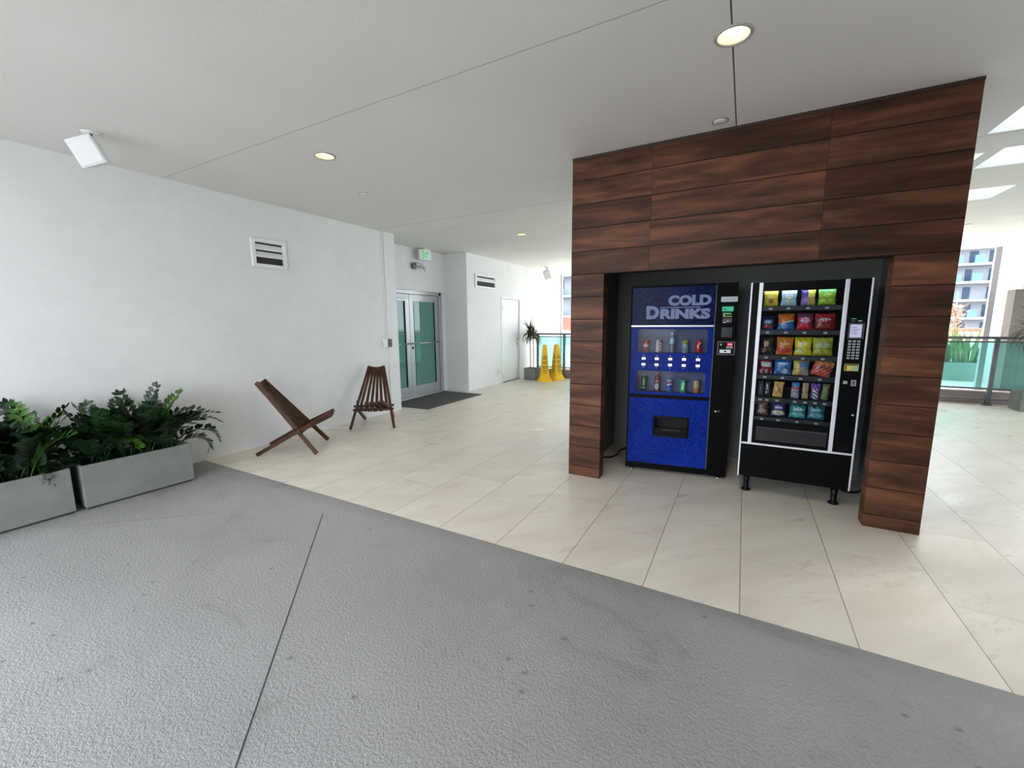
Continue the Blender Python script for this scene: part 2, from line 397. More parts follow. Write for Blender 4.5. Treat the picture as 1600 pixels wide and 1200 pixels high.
# ------------------------------------------------------------------ room shell
H = 2.93
XL = -5.15
mb = MB(); mb.box(-5.6, 8.0, -3.6, 2.28, -.30, 0, M_conc); o = struct(mb.build('floor'), 'grey coated concrete floor with a diagonal saw-cut joint', 'floor')
mb = MB(); mb.box(-6.2, 8.0, 2.28, 16.0, -.30, 0.0, M_tile); o = struct(mb.build('floor'), 'cream marble-look tile floor beyond the grey concrete', 'floor')

# ceiling slab with skylight shafts and round cut-outs for the downlights
DL = [(-.145, 2.62), (-3.285, 2.63), (-3.34, 6.43)]
SK = [(1.57, 2.17, 4.29, 4.91), (1.10, 1.74, 5.43, 5.98), (1.84, 2.44, 5.37, 5.95), (1.84, 2.49, 6.86, 7.46), (2.75, 3.35, 4.3, 4.9), (3.0, 3.6, 5.6, 6.2)]
hol = [(x - .11, x + .11, y - .11, y + .11) for x, y in DL]
cx0, cx1, cy0, cy1 = -6.2, 8.0, -1.7, 12.6
xs = sorted({cx0, cx1} | {a for r in SK + hol for a in r[:2]}); ys = sorted({cy0, cy1} | {a for r in SK + hol for a in r[2:]})
def inside(cx, cy, L): return any(a < cx < b and c < cy < d for a, b, c, d in L)
mb = MB(); ZT = H + .45
for i in range(len(xs) - 1):
    for j in range(len(ys) - 1):
        a, b, c, d = xs[i], xs[i + 1], ys[j], ys[j + 1]; mx, my = (a + b) / 2, (c + d) / 2
        if inside(mx, my, SK): continue
        if not inside(mx, my, hol): mb.add([(a, c, H), (b, c, H), (b, d, H), (a, d, H)], [(0, 3, 2, 1)], M_ceil)
        mb.add([(a, c, ZT), (b, c, ZT), (b, d, ZT), (a, d, ZT)], [(0, 1, 2, 3)], M_ceil)
for (a, b, c, d) in hol:
    mx, my = (a + b) / 2, (c + d) / 2
    mb.plate(a - mx, b - mx, c - my, d - my, -.078, .078, -.078, .078, .078, M_ceil, Matrix.Translation((mx, my, H)), 8)
for a, b, c, d in SK:
    for p, q in (((a, c), (b, c)), ((b, c), (b, d)), ((b, d), (a, d)), ((a, d), (a, c))):
        mb.add([(p[0], p[1], H), (q[0], q[1], H), (q[0], q[1], ZT), (p[0], p[1], ZT)], [(0, 1, 2, 3)], mat('skylight_shaft_paint', (208, 210, 212), .8))
for p, q in (((cx0, cy0), (cx1, cy0)), ((cx1, cy0), (cx1, cy1)), ((cx1, cy1), (cx0, cy1)), ((cx0, cy1), (cx0, cy0))):
    mb.add([(p[0], p[1], H), (q[0], q[1], H), (q[0], q[1], ZT), (p[0], p[1], ZT)], [(0, 1, 2, 3)], M_ceil)
struct(mb.build('ceiling'), 'light grey painted concrete ceiling with thin joints', 'ceiling')

mb = MB(); mb.box(XL - .25, XL, -.4, 5.34, 0, H, M_wall)
struct(mb.build('wall_left'), 'long white stucco wall behind the planters and chairs', 'wall')
mb = MB(); mb.box(XL, XL + .012, 5.11, 5.345, 0, H, M_wall)
struct(mb.build('trim_1'), 'slim white raised strip at the end of the long wall', 'trim')
# recessed wall with the glass double door
DX = -5.75
mb = MB()
mb.box(DX - .2, DX, 5.34, 5.43, 0, H, M_wall); mb.box(DX - .2, DX, 7.34, 7.45, 0, H, M_wall); mb.box(DX - .2, DX, 5.43, 7.34, 2.12, H, M_wall)
mb.box(DX, XL - .25, 5.14, 5.34, 0, H, M_wall)
struct(mb.build('wall_recess'), 'white wall set back around the glass double door', 'wall')
mb = MB()
mb.box(DX - .2, -5.17, 7.45, 8.87, 0, H, M_wall); mb.box(DX - .2, -5.17, 9.86, 12.6, 0, H, M_wall); mb.box(DX - .2, -5.17, 8.87, 9.86, 2.10, H, M_wall); mb.box(DX - .2, -5.25, 8.87, 9.86, 0, 2.10, M_wall)
struct(mb.build('wall_far_left'), 'white wall with the plain service door, beyond the glass doors', 'wall')
# interior seen faintly through the door glass
mb = MB(); mb.box(-8.0, -7.9, 4.6, 8.2, 0, 2.7, paint((120, 150, 145), .7)); mb.box(-7.9, DX - .2, 4.5, 4.6, 0, 2.7, M_wall); mb.box(-7.9, DX - .2, 8.2, 8.3, 0, 2.7, M_wall); mb.box(-8, DX - .2, 4.5, 8.3, 2.7, 2.8, M_wall); mb.box(-8, DX - .2, 4.5, 8.3, -.1, 0, M_wall)
struct(mb.build('wall_vestibule'), 'dim lobby walls behind the glass doors', 'wall')

# glass double door
d1 = struct(thing('door_1', 'silver framed double glass door with teal panes and push bars', 'door', (DX - .03, 6.38, 0)))
mb = MB(); fm = M_alu
mb.box(-.10, .0, -.95, -.89, 0, 2.12, fm); mb.box(-.10, .0, .89, .955, 0, 2.12, fm); mb.box(-.10, .0, -.95, .955, 2.05, 2.12, fm); mb.box(-.10, .02, -.95, .955, 0, .012, fm)
mb.build('door_frame', d1, .003)
for s in (-1, 1):
    y0, y1 = (-.885, -.004) if s < 0 else (.004, .885)
    mb = MB(); st = .115
    mb.box(-.075, -.03, y0, y0 + st, .015, 2.045, fm); mb.box(-.075, -.03, y1 - st, y1, .015, 2.045, fm)
    mb.box(-.075, -.03, y0 + st, y1 - st, 1.91, 2.045, fm); mb.box(-.075, -.03, y0 + st, y1 - st, .015, .21, fm)
    leaf = mb.build('door_leaf', d1, .003)
    mb = MB(); mb.box(-.056, -.050, y0 + st, y1 - st, .21, 1.91, G_door); mb.build('glass_pane', leaf)
    mb = MB()
    mb.box(-.06, -.028, y0 + st - .002, y0 + st + .012, .21, 1.91, M_dark); mb.box(-.06, -.028, y1 - st - .012, y1 - st + .002, .21, 1.91, M_dark)
    mb.build('gasket', leaf)
    mb = MB(); mb.tube([(.03, y0 + .03, 1.08), (.03, y1 - .03, 1.08)], .014, M_chrome); mb.box(-.03, .03, y0 + .04, y0 + .065, 1.065, 1.095, M_chrome); mb.box(-.03, .03, y1 - .065, y1 - .04, 1.065, 1.095, M_chrome)
    mb.build('push_bar', leaf)
mb = MB(); mb.lathe([(.0, 0), (.024, 0), (.024, .012), (.0, .014)], M_black2, 16, Matrix.Translation((-.03, .055, .99)) @ Matrix.Rotation(PI / 2, 4, 'Y')); mb.build('lock_cylinder', d1)
mb = MB(); mb.box(-.03, .03, -.50, -.08, 1.955, 2.03, M_whitepl); mb.build('door_closer', d1, .004)

# plain white service door
d2 = struct(thing('door_2', 'plain white flush service door between the far vent and the potted plant', 'door', (-5.17, 9.365, 0)))
mb = MB(); mb.box(-.07, -.02, -.445, .445, .012, 2.045, M_white); mb.build('door_leaf', d2, .003)
mb = MB(); mb.box(-.08, .012, -.495, -.447, 0, 2.10, M_white); mb.box(-.08, .012, .447, .495, 0, 2.10, M_white); mb.box(-.08, .012, -.447, .447, 2.05, 2.10, M_white); mb.build('door_frame', d2, .004)
for z in (.16, 1.0, 1.84):
    mb = MB(); mb.tube([(.004, -.449, z - .05), (.004, -.449, z + .05)], .012, M_chrome); mb.build('hinge', d2)
mb = MB(); mb.tube([(-.02, .36, .93), (.05, .36, .93), (.055, .27, .93)], .011, M_chrome); mb.lathe([(.0, 0), (.028, 0), (.028, .012), (0, .013)], M_chrome, 16, Matrix.Translation((-.02, .36, .93)) @ Matrix.Rotation(PI / 2, 4, 'Y')); mb.build('door_handle', d2)
mb = MB(); mb.lathe([(.0, 0), (.026, 0), (.026, .02), (0, .022)], M_chrome, 16, Matrix.Translation((-.02, .36, 1.05)) @ Matrix.Rotation(PI / 2, 4, 'Y')); mb.build('deadbolt', d2)
mb = MB(); mb.box(-.08, .02, -.447, .447, 0, .012, M_dgrey); mb.build('threshold', d2)

# outer walls on the far right, posts at the slab edge, kerb, terrace
mb = MB(); mb.box(4.95, 5.2, 12.75, 13.95, 0, 3.4, M_wall_out); struct(mb.build('wall_right'), 'white outer wall beyond the railing at the right edge', 'wall')
mb = MB(); mb.box(4.55, 5.6, 11.95, 12.25, 0, 2.05, mat('taupe_stone', (120, 112, 106), .8, noise=.1, nscale=5, bump=.2, bscale=40)); tag(mb.build('stone_pier', None, .004), 'taupe stone pier standing beyond the glass railing, behind the right potted dracaena', 'pier')
M_post = mat('pale_post_grey', (176, 172, 182), .5)
for X_, lb in ((4.44, 'grey steel post at the slab edge before the tower at the right'), (-5.10, 'grey steel post just beside the end of the far white wall')):
    mb = MB(); wd = .045 if X_ > 0 else .03
    mb.box(X_ - wd, X_ + wd, 12.5, 12.58, 0, H, M_post); mb.box(X_ - wd - .03, X_ + wd + .03, 12.47, 12.61, 0, .015, M_post)
    tag(mb.build('steel_post'), lb, 'post')
mb = MB(); mb.box(-5.17, 7.9, 10.42, 10.62, 0, .22, mat('terrace_kerb_concrete', (150, 136, 134), .8, noise=.08)); struct(mb.build('trim_2'), 'low pinkish kerb under the glass railing', 'kerb')
mb = MB(); mb.box(-30, 40, 16.0, 26, -.35, -.004, mat('terrace_paving', (172, 184, 182), .7, noise=.05)); struct(mb.build('floor_terrace'), 'pale sunlit terrace beyond the railing', 'terrace')
mb = MB(); mb.box(3.2, 4.2, 13.6, 17.5, 0.0, .03, mat('lawn_green', (110, 150, 60), .9, noise=.3, nscale=90)); tag(mb.build('grass_strip'), 'bright green grass strip beside the snake plant planter', 'grass', kind='stuff')
mb = MB(); mb.box(-30, 40, 26, 26.25, -.35, .9, M_wall_out); struct(mb.build('wall_parapet'), 'white parapet at the far terrace edge', 'parapet')
mb = MB(); mb.box(-150, 150, -120, 160, -9.3, -9, mat('city_ground', (150, 150, 150), .9, noise=.1, nscale=.2)); struct(mb.build('floor_city'), 'grey streets far below', 'ground')
mb = MB(); mb.box(-60, 60, -40, -3.6, -.45, -.15, mat('plaza_paving', (190, 188, 184), .8, noise=.08, nscale=1)); struct(mb.build('floor_plaza'), 'open paved deck behind the viewer', 'deck')

mb = MB(); mb.box(.1, 8.0, -1.5, -1.3, 0, H, M_wall_out); struct(mb.build('wall_shade_back'), 'unseen white wall added behind the viewer to shade the right foreground', 'wall')  # unseen occluder, added to cut daylight from the right rear
mb = MB(); mb.box(7.8, 8.0, -1.3, 5.2, 0, H, M_wall_out); struct(mb.build('wall_shade_side'), 'unseen white wall added on the right to block side light', 'wall')  # added out of view to keep sky light off the right side
# ------------------------------------------------------------------ wood-clad vending alcove
al = thing('vending_alcove', 'freestanding wood-clad alcove with brown horizontal planks holding both vending machines', 'alcove')
YF, YB = 3.77, 5.25
PX0, PX1, OX0, OX1, OZ = -1.44, 1.165, -1.13, .85, 1.918
mb = MB(); mb.box(PX0, OX0, YF, YF + .13, 0, OZ, M_wood); mb.build('pillar', al, .002)
mb = MB(); mb.box(OX1, PX1, YF, YF + .13, 0, OZ, M_wood); mb.build('pillar', al, .002)
mb = MB(); mb.box(PX0, PX1, YF, YF + .13, OZ, H, M_wood); mb.build('lintel', al, .002)
mb = MB(); mb.box(PX0, PX1, YF - .006, YF, H - .022, H, mat('dark_edge_trim', (42, 27, 20), .5)); mb.build('top_trim', al)
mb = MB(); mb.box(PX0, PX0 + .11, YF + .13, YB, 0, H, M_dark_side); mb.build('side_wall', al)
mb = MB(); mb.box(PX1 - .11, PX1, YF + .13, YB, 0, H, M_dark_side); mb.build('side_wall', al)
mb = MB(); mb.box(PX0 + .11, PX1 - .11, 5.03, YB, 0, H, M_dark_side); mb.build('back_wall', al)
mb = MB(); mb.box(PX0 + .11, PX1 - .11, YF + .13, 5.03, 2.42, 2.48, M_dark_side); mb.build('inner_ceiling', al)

# ------------------------------------------------------------------ cold drink machine
SW, SH, SD = .917, 1.83, .70
sm = thing('drink_vending_machine', 'blue and black vending machine reading COLD DRINKS, with cans behind two windows', 'vending machine', (-.977, 4.168, 0), math.radians(7.26))
mb = MB(); mb.box(0, SW, .12, SD, .03, SH, M_black); mb.build('cabinet', sm, .006)
mb = MB()
mb.box(0, .014, 0, .12, .03, SH, M_black); mb.box(0, .745, 0, .12, SH - .018, SH, M_black); mb.box(0, .745, 0, .12, .03, .088, M_black)
mb.box(0.014, .745, -.006, .12, .752, .785, M_black); mb.box(.739, .75, -.012, .12, .088, SH - .018, M_dgrey)
mb.build('door_frame', sm, .003)
mb = MB(); mb.box(.014, .739, .004, .12, 1.457, SH - .018, M_navy); hd = mb.build('header_panel', sm, .004)
M_let = mat('lettering_blue_grey', (128, 138, 178), .5, spec=.1)
mb = MB()
text_mesh(mb, 'COLD', .338, .706, 1.634, 1.732, M_let, offset=.058, y=.0035)
text_mesh(mb, 'D', .146, .262, 1.512, 1.637, M_let, offset=.058, y=.0035)
text_mesh(mb, 'RINKS', .272, .703, 1.513, 1.608, M_let, offset=.058, y=.0035)
mb.box(.268, .616, .0015, .0035, 1.6155, 1.6235, M_let)
mb.build('lettering', hd)
mb = MB(); mb.box(.012, .745, -.010, .01, 1.440, 1.456, M_silver); mb.build('silver_trim', sm, .002)
# middle panel with two round-cornered windows
mb = MB()
mb.plate(.014, .739, 1.165, 1.440, .076, .695, 1.193, 1.418, .03, M_blue, XZ(.004), 6, .012)
mb.plate(.014, .739, .785, 1.045, .074, .695, .812, 1.018, .03, M_blue, XZ(.004), 6, .012)
mb.box(.014, .739, .004, .012, 1.045, 1.165, M_blue)
mb.build('display_panel', sm)
M_back = mat('display_back_reflection', (92, 98, 134), .5, noise=.06)  # blue-grey puts the window reflection into the back panel's colour
mb = MB()
for z0, z1 in ((1.045, 1.44), (.785, 1.045)):
    mb.box(.02, .735, .112, .119, z0, z1, M_back)
mb.box(.02, .735, .012, .118, 1.182, 1.193, M_back); mb.box(.02, .735, .012, .118, .803, .812, M_back)
mb.box(.014, .02, .012, .118, .785, 1.44, M_back); mb.box(.733, .739, .012, .118, .785, 1.44, M_back)
mb.build('display_shelf', sm)
for z0, z1 in ((1.185, 1.425), (.806, 1.024)):
    mb = MB(); mb.box(.07, .70, .0135, .0165, z0, z1, G_clear); mb.build('window_pane', sm)
M_btn = mat('lit_button', (240, 240, 245), .4, emit=((235, 238, 250), .45))
for i in range(5):
    for z in (1.1365, 1.079):
        x = .138 + i * .1212
        mb = MB(); mb.box(x - .021, x + .021, -.001, .004, z - .016, z + .016, M_black2); mb.box(x - .017, x + .017, -.004, -.001, z - .011, z + .011, M_btn)
        up = z > 1.1; zz = z + (.028 if up else -.028)
        mb.box(x - .003, x + .003, .002, .004, zz - .005, zz + .005, paint((170, 180, 210)))
        mb.build('select_button', sm)
mb = MB(); mb.plate(.014, .739, .088, .752, .265, .56, .395, .562, .004, M_blue, XZ(.004), 2, .01); mb.build('lower_panel', sm)
mb = MB(); mb.plate(.250, .573, .372, .578, .268, .557, .398, .559, .004, M_black2, XZ(-.004), 2, .02)
mb.box(.250, .268, -.004, .006, .372, .578, M_black2); mb.box(.557, .573, -.004, .006, .372, .578, M_black2)
mb.box(.262, .563, .09, .10, .39, .57, M_dark)
mb.box(.268, .557, .012, .022, .398, .455, M_black2); mb.box(.335, .495, .006, .012, .437, .443, M_dgrey)
mb.build('delivery_slot', sm)
# payment column
mb = MB(); mb.box(.752, SW, 0, .12, .03, SH, M_black); pc = mb.build('payment_column', sm, .004)
mb = MB(); mb.box(.784, .916, -.003, 0, 1.661, 1.706, mat('brushed_plate', (196, 202, 208), .35, .2)); mb.box(.792, .908, -.004, -.003, 1.681, 1.684, paint((140, 150, 155))); mb.build('name_plate', pc)
mb = MB(); mb.box(.797, .888, -.003, 0, 1.577, 1.619, mat('green_display', (60, 190, 150), .4, emit=((50, 190, 150), .12)))
mb.box(.812, .832, -.004, -.003, 1.589, 1.600, paint((20, 90, 70))); mb.build('card_reader_screen', pc)
mb = MB(); mb.box(.800, .884, -.016, 0, 1.470, 1.572, M_black2)
mb.box(.806, .872, -.018, -.016, 1.548, 1.564, paint((110, 170, 120))); mb.box(.808, .878, -.018, -.016, 1.528, 1.536, paint((170, 180, 90))); mb.box(.808, .818, -.019, -.016, 1.536, 1.548, paint((230, 230, 170)))
mb.box(.806, .878, -.018, -.016, 1.478, 1.516, paint((84, 80, 88))); mb.box(.808, .832, -.019, -.018, 1.474, 1.480, paint((220, 220, 220)))
mb.add([(.838, -.019, 1.486), (.852, -.019, 1.486), (.848, -.019, 1.499)], [(0, 1, 2)], paint((230, 230, 235)))
mb.build('card_reader', pc)
mb = MB(); mb.box(.802, .890, -.022, 0, 1.345, 1.436, mat('reader_grey', (44, 46, 52), .35)); mb.box(.802, .890, -.030, -.022, 1.345, 1.352, M_dgrey); mb.build('bill_acceptor', pc, .003)
mb = MB(); mb.box(.779, .919, -.004, 0, 1.187, 1.306, paint((150, 150, 152))); mb.box(.783, .915, -.006, -.004, 1.191, 1.302, M_black2)
mb.box(.856, .900, -.008, -.006, 1.270, 1.295, mat('red_led', (150, 10, 30), .4, emit=((190, 10, 40), .5)))
text_mesh(mb, '0.00', .862, .894, 1.276, 1.289, mat('led_digits', (255, 170, 180), .4, emit=((255, 150, 160), .8)), offset=.01, y=-.008)
mb.box(.852, .900, -.0075, -.006, 1.247, 1.264, paint((220, 220, 225))); mb.box(.856, .896, -.009, -.0075, 1.252, 1.259, M_dark)
mb.box(.797, .888, -.008, -.006, 1.204, 1.234, paint((235, 236, 238)))
mb.lathe([(.0, 0), (.009, 0), (.009, .002), (0, .0025)], M_dgrey, 14, Matrix.Translation((.843, -.008, 1.219)) @ Matrix.Rotation(PI / 2, 4, 'X'))
mb.lathe([(.0, 0), (.010, 0), (.010, .004), (0, .005)], M_silver, 14, Matrix.Translation((.806, -.006, 1.281)) @ Matrix.Rotation(PI / 2, 4, 'X'))
mb.build('coin_panel', pc)
mb = MB(); mb.lathe([(0, 0), (.012, 0), (.012, .008), (0, .009)], M_chrome, 14, Matrix.Translation((.80, 0, .66)) @ Matrix.Rotation(PI / 2, 4, 'X')); mb.box(.786, .835, -.003, 0, .651, .669, M_dgrey); mb.build('door_lock', pc)
for x in (.06, SW - .06):
    for y in (.06, SD - .06):
        mb = MB(); mb.lathe([(.0, 0), (.022, 0), (.024, .006), (.01, .012), (.009, .035), (0, .036)], M_chrome, 14, Matrix.Translation((x, y, 0))); mb.build('levelling_foot', sm)

# cans and bottles on show
smM = Matrix.Translation((-.977, 4.168, 0)) @ Matrix.Rotation(math.radians(7.26), 4, 'Z')
def P(c): return paint(c, .25)
A_top = mat('can_lid', (205, 208, 212), .3, .7)
def front(k): return (k - .75 + .5) % 1 - .5        # 0 at the side facing -y
def can(name, label, x, z, r, h, fn, bottle=False, prof=None):
    n = 40; mb_ = MB()
    if prof is None:
        prof = [(r * .80, 0), (r * .97, .006)] + [(r, .006 + (h - .022) * i / 18) for i in range(1, 19)] + [(r * .82, h - .004), (r * .80, h)]
    mb_.lathe(prof, A_top if not bottle else P((220, 220, 225)), n, None, lambda k, zz: fn(front(k), zz / h))
    o = mb_.build(name); o.location = smM @ Vector((x, .062, z)); o.rotation_euler = (0, 0, math.radians(7.26))
    tag(o, label, 'can' if not bottle else 'bottle', 'drinks on show in the cold drink machine')
    return o
RED, WHT, SLV, DRED = P((200, 22, 34)), P((238, 238, 240)), P((186, 190, 196)), P((130, 16, 40))
def f_squig(u, v, amp=.06, c=.5, th=.06, sc=9):
    return abs(v - c - amp * math.sin(u * sc * 2)) < th * (.6 + .5 * abs(math.cos(u * 31))) and abs(u) < .17
def c1(u, v):
    if v > .94 or v < .03: return A_top
    if v < .36: return DRED
    if ((u + .02) / .15) ** 2 + ((v - .55) / .15) ** 2 < 1 and (math.sin(u * 70) + math.cos(v * 37) > -.2): return WHT
    return P((176, 24, 48))
def c2(u, v):
    if v > .94 or v < .03: return A_top
    if .0 < u < .14 and .1 < v < .9: return DRED if math.sin(v * 55) > -.4 else WHT
    if -.13 < u < -.05: return WHT
    return P((170, 150, 138))
def c3(u, v):
    if v > .94: return P((210, 222, 232))
    if .46 < v < .74: return P((140, 200, 215)) if abs(u) > .09 or v < .5 else P((185, 226, 236))
    return P((140, 150, 172)) if v > .46 else P((118, 112, 124))
def c4(u, v):
    if v > .95 or v < .03: return A_top
    if v > .68: return P((196, 196, 60)) if ((u - .02) / .1) ** 2 + ((v - .78) / .09) ** 2 > 1 else P((110, 130, 30))
    if abs(u + .02) < .10 and .12 < v < .58 and math.sin(v * 42) > -.1: return P((60, 74, 110))
    return P((176, 184, 196))
def c5(u, v):
    if v > .94 or v < .03: return A_top
    if abs(u - .03 - .07 * math.sin(v * 9)) < .028 and .36 < v < .88: return WHT
    return RED
def c6(u, v):
    if v > .94: return A_top
    for q in (-.055, 0, .055):
        if abs(u - q) < .014 and .34 < v < .78: return P((120, 220, 80))
    if .18 < v < .24 and abs(u) < .14: return P((210, 220, 205))
    return P((18, 22, 20))
def c7(u, v):
    if v > .9: return P((200, 60, 50))
    if .10 < v < .46 and (u / .14) ** 2 + ((v - .28) / .17) ** 2 < 1: return WHT if math.sin(u * 44) + math.sin(v * 50) > -.4 else P((70, 60, 60))
    if .56 < v < .64 and abs(u) < .14: return P((225, 190, 180))
    return P((140, 60, 56))
def c8(u, v):
    if v > .94 or v < .03: return A_top
    e_ = (u / .15) ** 2 + ((v - .60) / .21) ** 2
    if e_ < 1:
        w_ = .60 + .05 * math.sin(u * 22)
        if v > w_ + .05: return P((205, 30, 48))
        if v < w_ - .05: return P((24, 60, 170))
        return WHT
    if v > .82: return P((150, 160, 205))
    return P((52, 92, 200))
def c9(u, v):
    if v > .94 or v < .03: return A_top
    if abs(u - .4 * (v - .5) * .3) < .07 and .25 < v < .8: return P((210, 245, 225))
    if abs(u) < .13 and math.sin(v * 30 + u * 20) > .75: return P((20, 130, 80))
    return P((60, 200, 130))
def c10(u, v):
    if v > .94 or v < .03: return A_top
    if v < .42: return P((196, 120, 80))
    return P((196, 168, 120)) if math.sin(u * 24) > -.5 else P((214, 196, 150))
bw = [(.018, 0), (.022, .004)] + [(.0225, .004 + .110 * i / 12) for i in range(1, 13)] + [(.018, .140), (.010, .165), (.0095, .17), (.0115, .171), (.0115, .19), (.010, .192)]
bj = [(.020, 0), (.024, .004)] + [(.0245, .004 + .080 * i / 10) for i in range(1, 11)] + [(.021, .095), (.0245, .105), (.0245, .125), (.018, .148), (.013, .158), (.013, .175), (.012, .177)]
cans = [('soda_can', 'maroon-red soda can with a white emblem, left end of the upper drink shelf', .152, 1.193, .030, .123, c1),
        ('soda_can', 'silver and red striped soda can, second from the left on the upper drink shelf', .270, 1.193, .030, .123, c2),
        ('water_bottle', 'clear water bottle with a pale aqua label, in the middle of the upper drink shelf', .388, 1.193, .0225, .192, c3),
        ('soda_can', 'silver can with a yellow-green top, fourth on the upper drink shelf', .506, 1.193, .028, .121, c4),
        ('soda_can', 'bright red soda can with a white ribbon, right end of the upper drink shelf', .622, 1.193, .028, .123, c5),
        ('energy_drink_can', 'tall black can with green claw-like stripes, at the left end of the lower drink shelf', .145, .812, .025, .155, c6),
        ('juice_bottle', 'red-brown juice bottle with a white emblem, second on the lower drink shelf', .268, .812, .0245, .177, c7),
        ('soda_can', 'blue soda can with a red, white and blue round emblem, lower drink shelf', .382, .812, .026, .122, c8),
        ('soda_can', 'bright green soda can, fourth on the lower shelf of the drink machine', .505, .812, .025, .124, c9),
        ('soda_can', 'copper and gold can at the right end of the lower drink shelf', .623, .812, .029, .124, c10)]
for nm, lb, x, z, r, h, fn in cans:
    can(nm, lb, x, z, r, h, fn, 'bottle' in nm, bw if nm == 'water_bottle' else bj if nm == 'juice_bottle' else None)

# power cord of the drink machine
mb = MB()
pts = [(-1.05, 4.93, .012), (-1.13, 4.87, .010), (-1.18, 4.72, .010), (-1.165, 4.60, .010), (-1.185, 4.48, .010), (-1.23, 4.42, .010), (-1.30, 4.40, .010)]
def smooth(pts, n=6):
    out = []
    P_ = [Vector(p) for p in pts]; P_ = [P_[0]] + P_ + [P_[-1]]
    for i in range(1, len(P_) - 2):
        for k in range(n):
            t_ = k / n; a, b, c, d = P_[i - 1], P_[i], P_[i + 1], P_[i + 2]
            out.append(.5 * ((2 * b) + (c - a) * t_ + (2 * a - 5 * b + 4 * c - d) * t_ ** 2 + (3 * b - a - 3 * c + d) * t_ ** 3))
    out.append(P_[-2]); return out
mb.tube(smooth(pts), .009, M_black2, 8); tag(mb.build('power_cord'), 'black power cord curling on the floor left of the drink machine', 'cord')
mb = MB(); mb.tube(smooth([(.80, 4.60, .010), (.86, 4.47, .010), (.93, 4.47, .010), (1.00, 4.56, .010), (1.03, 4.66, .010)]), .009, M_black2, 8)
tag(mb.build('power_cord'), 'black power cord on the floor right of the snack machine, behind the right pillar', 'cord')

# ------------------------------------------------------------------ snack machine
SX, SY = .037, 4.066
W2, D2 = .77, .80
sn = thing('snack_vending_machine', 'black glass-front snack machine with white vertical strips, on two visible legs', 'vending machine', (SX, SY, 0))
mb = MB()
mb.box(0, .02, .02, D2, .15, 1.80, M_black); mb.box(W2 - .02, W2, .02, D2, .15, 1.80, M_black); mb.box(0, W2, D2 - .03, D2, .15, 1.80, M_black)
mb.box(0, W2, .02, D2, 1.78, 1.80, M_black); mb.box(0, W2, .02, D2, .15, .46, M_black); mb.box(.62, .64, .02, D2 - .03, .46, 1.78, M_black)
mb.box(.02, .04, .02, D2 - .03, .46, 1.78, M_black)
mb.build('cabinet', sn)
mb = MB()
mb.box(0, .05, 0, .02, .455, 1.80, M_black); mb.box(.05, .62, 0, .02, 1.73, 1.80, M_black); mb.box(0, W2, 0, .02, .15, .44, M_black)
mb.box(.07, .62, 0, .02, .60, .652, M_black); mb.box(.07, .62, 0, .02, .455, .478, M_black); mb.box(.07, .104, 0, .02, .478, .60, M_black); mb.box(.598, .62, 0, .02, .478, .60, M_black)
mb.build('door_frame', sn, .002)
mb = MB(); mb.box(.104, .598, .006, .016, .480, .598, mat('tray_flap', (30, 30, 34), .25)); mb.box(.104, .598, .002, .006, .590, .598, M_dgrey); mb.build('delivery_flap', sn)
mb = MB(); mb.box(.078, .612, .004, .009, .65, 1.732, G_clear); mb.build('glass_pane', sn)
for a, b in ((.050, .078), (.612, .640)):
    mb = MB(); mb.box(a, b, -.010, .004, .452, 1.80, M_strip); mb.build('vertical_strip', sn, .003)
for a, b in ((-.010, .002), (.768, .780)):
    mb = MB(); mb.box(a, b, -.008, .012, .148, 1.803, M_strip); mb.build('edge_trim', sn, .002)
mb = MB(); mb.box(.002, .768, -.009, .004, .439, .4545, M_strip); mb.build('horizontal_strip', sn, .002)
mb = MB(); mb.box(.640, .768, 0, .02, .455, 1.80, M_black); cp = mb.build('control_column', sn)
mb = MB(); mb.box(.665, .750, -.004, 0, 1.480, 1.512, M_black2); mb.box(.672, .700, -.005, -.004, 1.500, 1.506, mat('green_led', (40, 150, 110), .4, emit=((40, 150, 110), .3))); mb.box(.672, .694, -.005, -.004, 1.484, 1.488, paint((80, 120, 115))); mb.box(.712, .735, -.005, -.004, 1.483, 1.490, paint((190, 200, 200))); mb.build('indicator_bar', cp)
mb = MB(); mb.box(.659, .754, -.012, 0, 1.350, 1.472, M_dgrey); mb.box(.668, .738, -.014, -.012, 1.362, 1.460, mat('pale_display', (196, 196, 222), .4, emit=((190, 190, 225), .12)))
for k_ in range(4): mb.box(.676, .676 + random.uniform(.03, .055), -.015, -.014, 1.388 + k_ * .016, 1.393 + k_ * .016, paint((110, 110, 160)))
mb.build('touch_screen', cp, .002)
for r_ in range(7):
    for c_ in range(3):
        mb = MB(); x = .676 + c_ * .027 + .0; z = 1.333 - r_ * .0215
        mb.box(x - .009, x + .009, -.006, 0, z - .0065, z + .0065, paint((176, 178, 186))); mb.box(x - .002, x + .002, -.0065, -.006, z - .003, z + .003, paint((60, 60, 66))); mb.build('key', cp)
mb = MB(); mb.box(.660, .747, -.002, 0, 1.106, 1.160, paint((206, 200, 90))); mb.box(.662, .745, -.003, -.002, 1.148, 1.158, paint((60, 62, 40))); mb.box(.664, .674, -.003, -.002, 1.110, 1.145, paint((60, 60, 50)))
mb.box(.676, .700, -.003, -.002, 1.112, 1.143, paint((222, 200, 70))); mb.box(.703, .743, -.003, -.002, 1.110, 1.144, paint((150, 190, 160))); mb.build('payment_sticker', cp)
mb = MB(); mb.box(.662, .688, -.004, 0, 1.003, 1.027, paint((160, 160, 158))); mb.build('coin_button', cp)
mb = MB(); mb.box(.711, .742, -.005, 0, .990, 1.037, paint((150, 150, 148))); mb.box(.722, .730, -.006, -.005, 1.0, 1.028, M_dark); mb.build('coin_slot', cp)
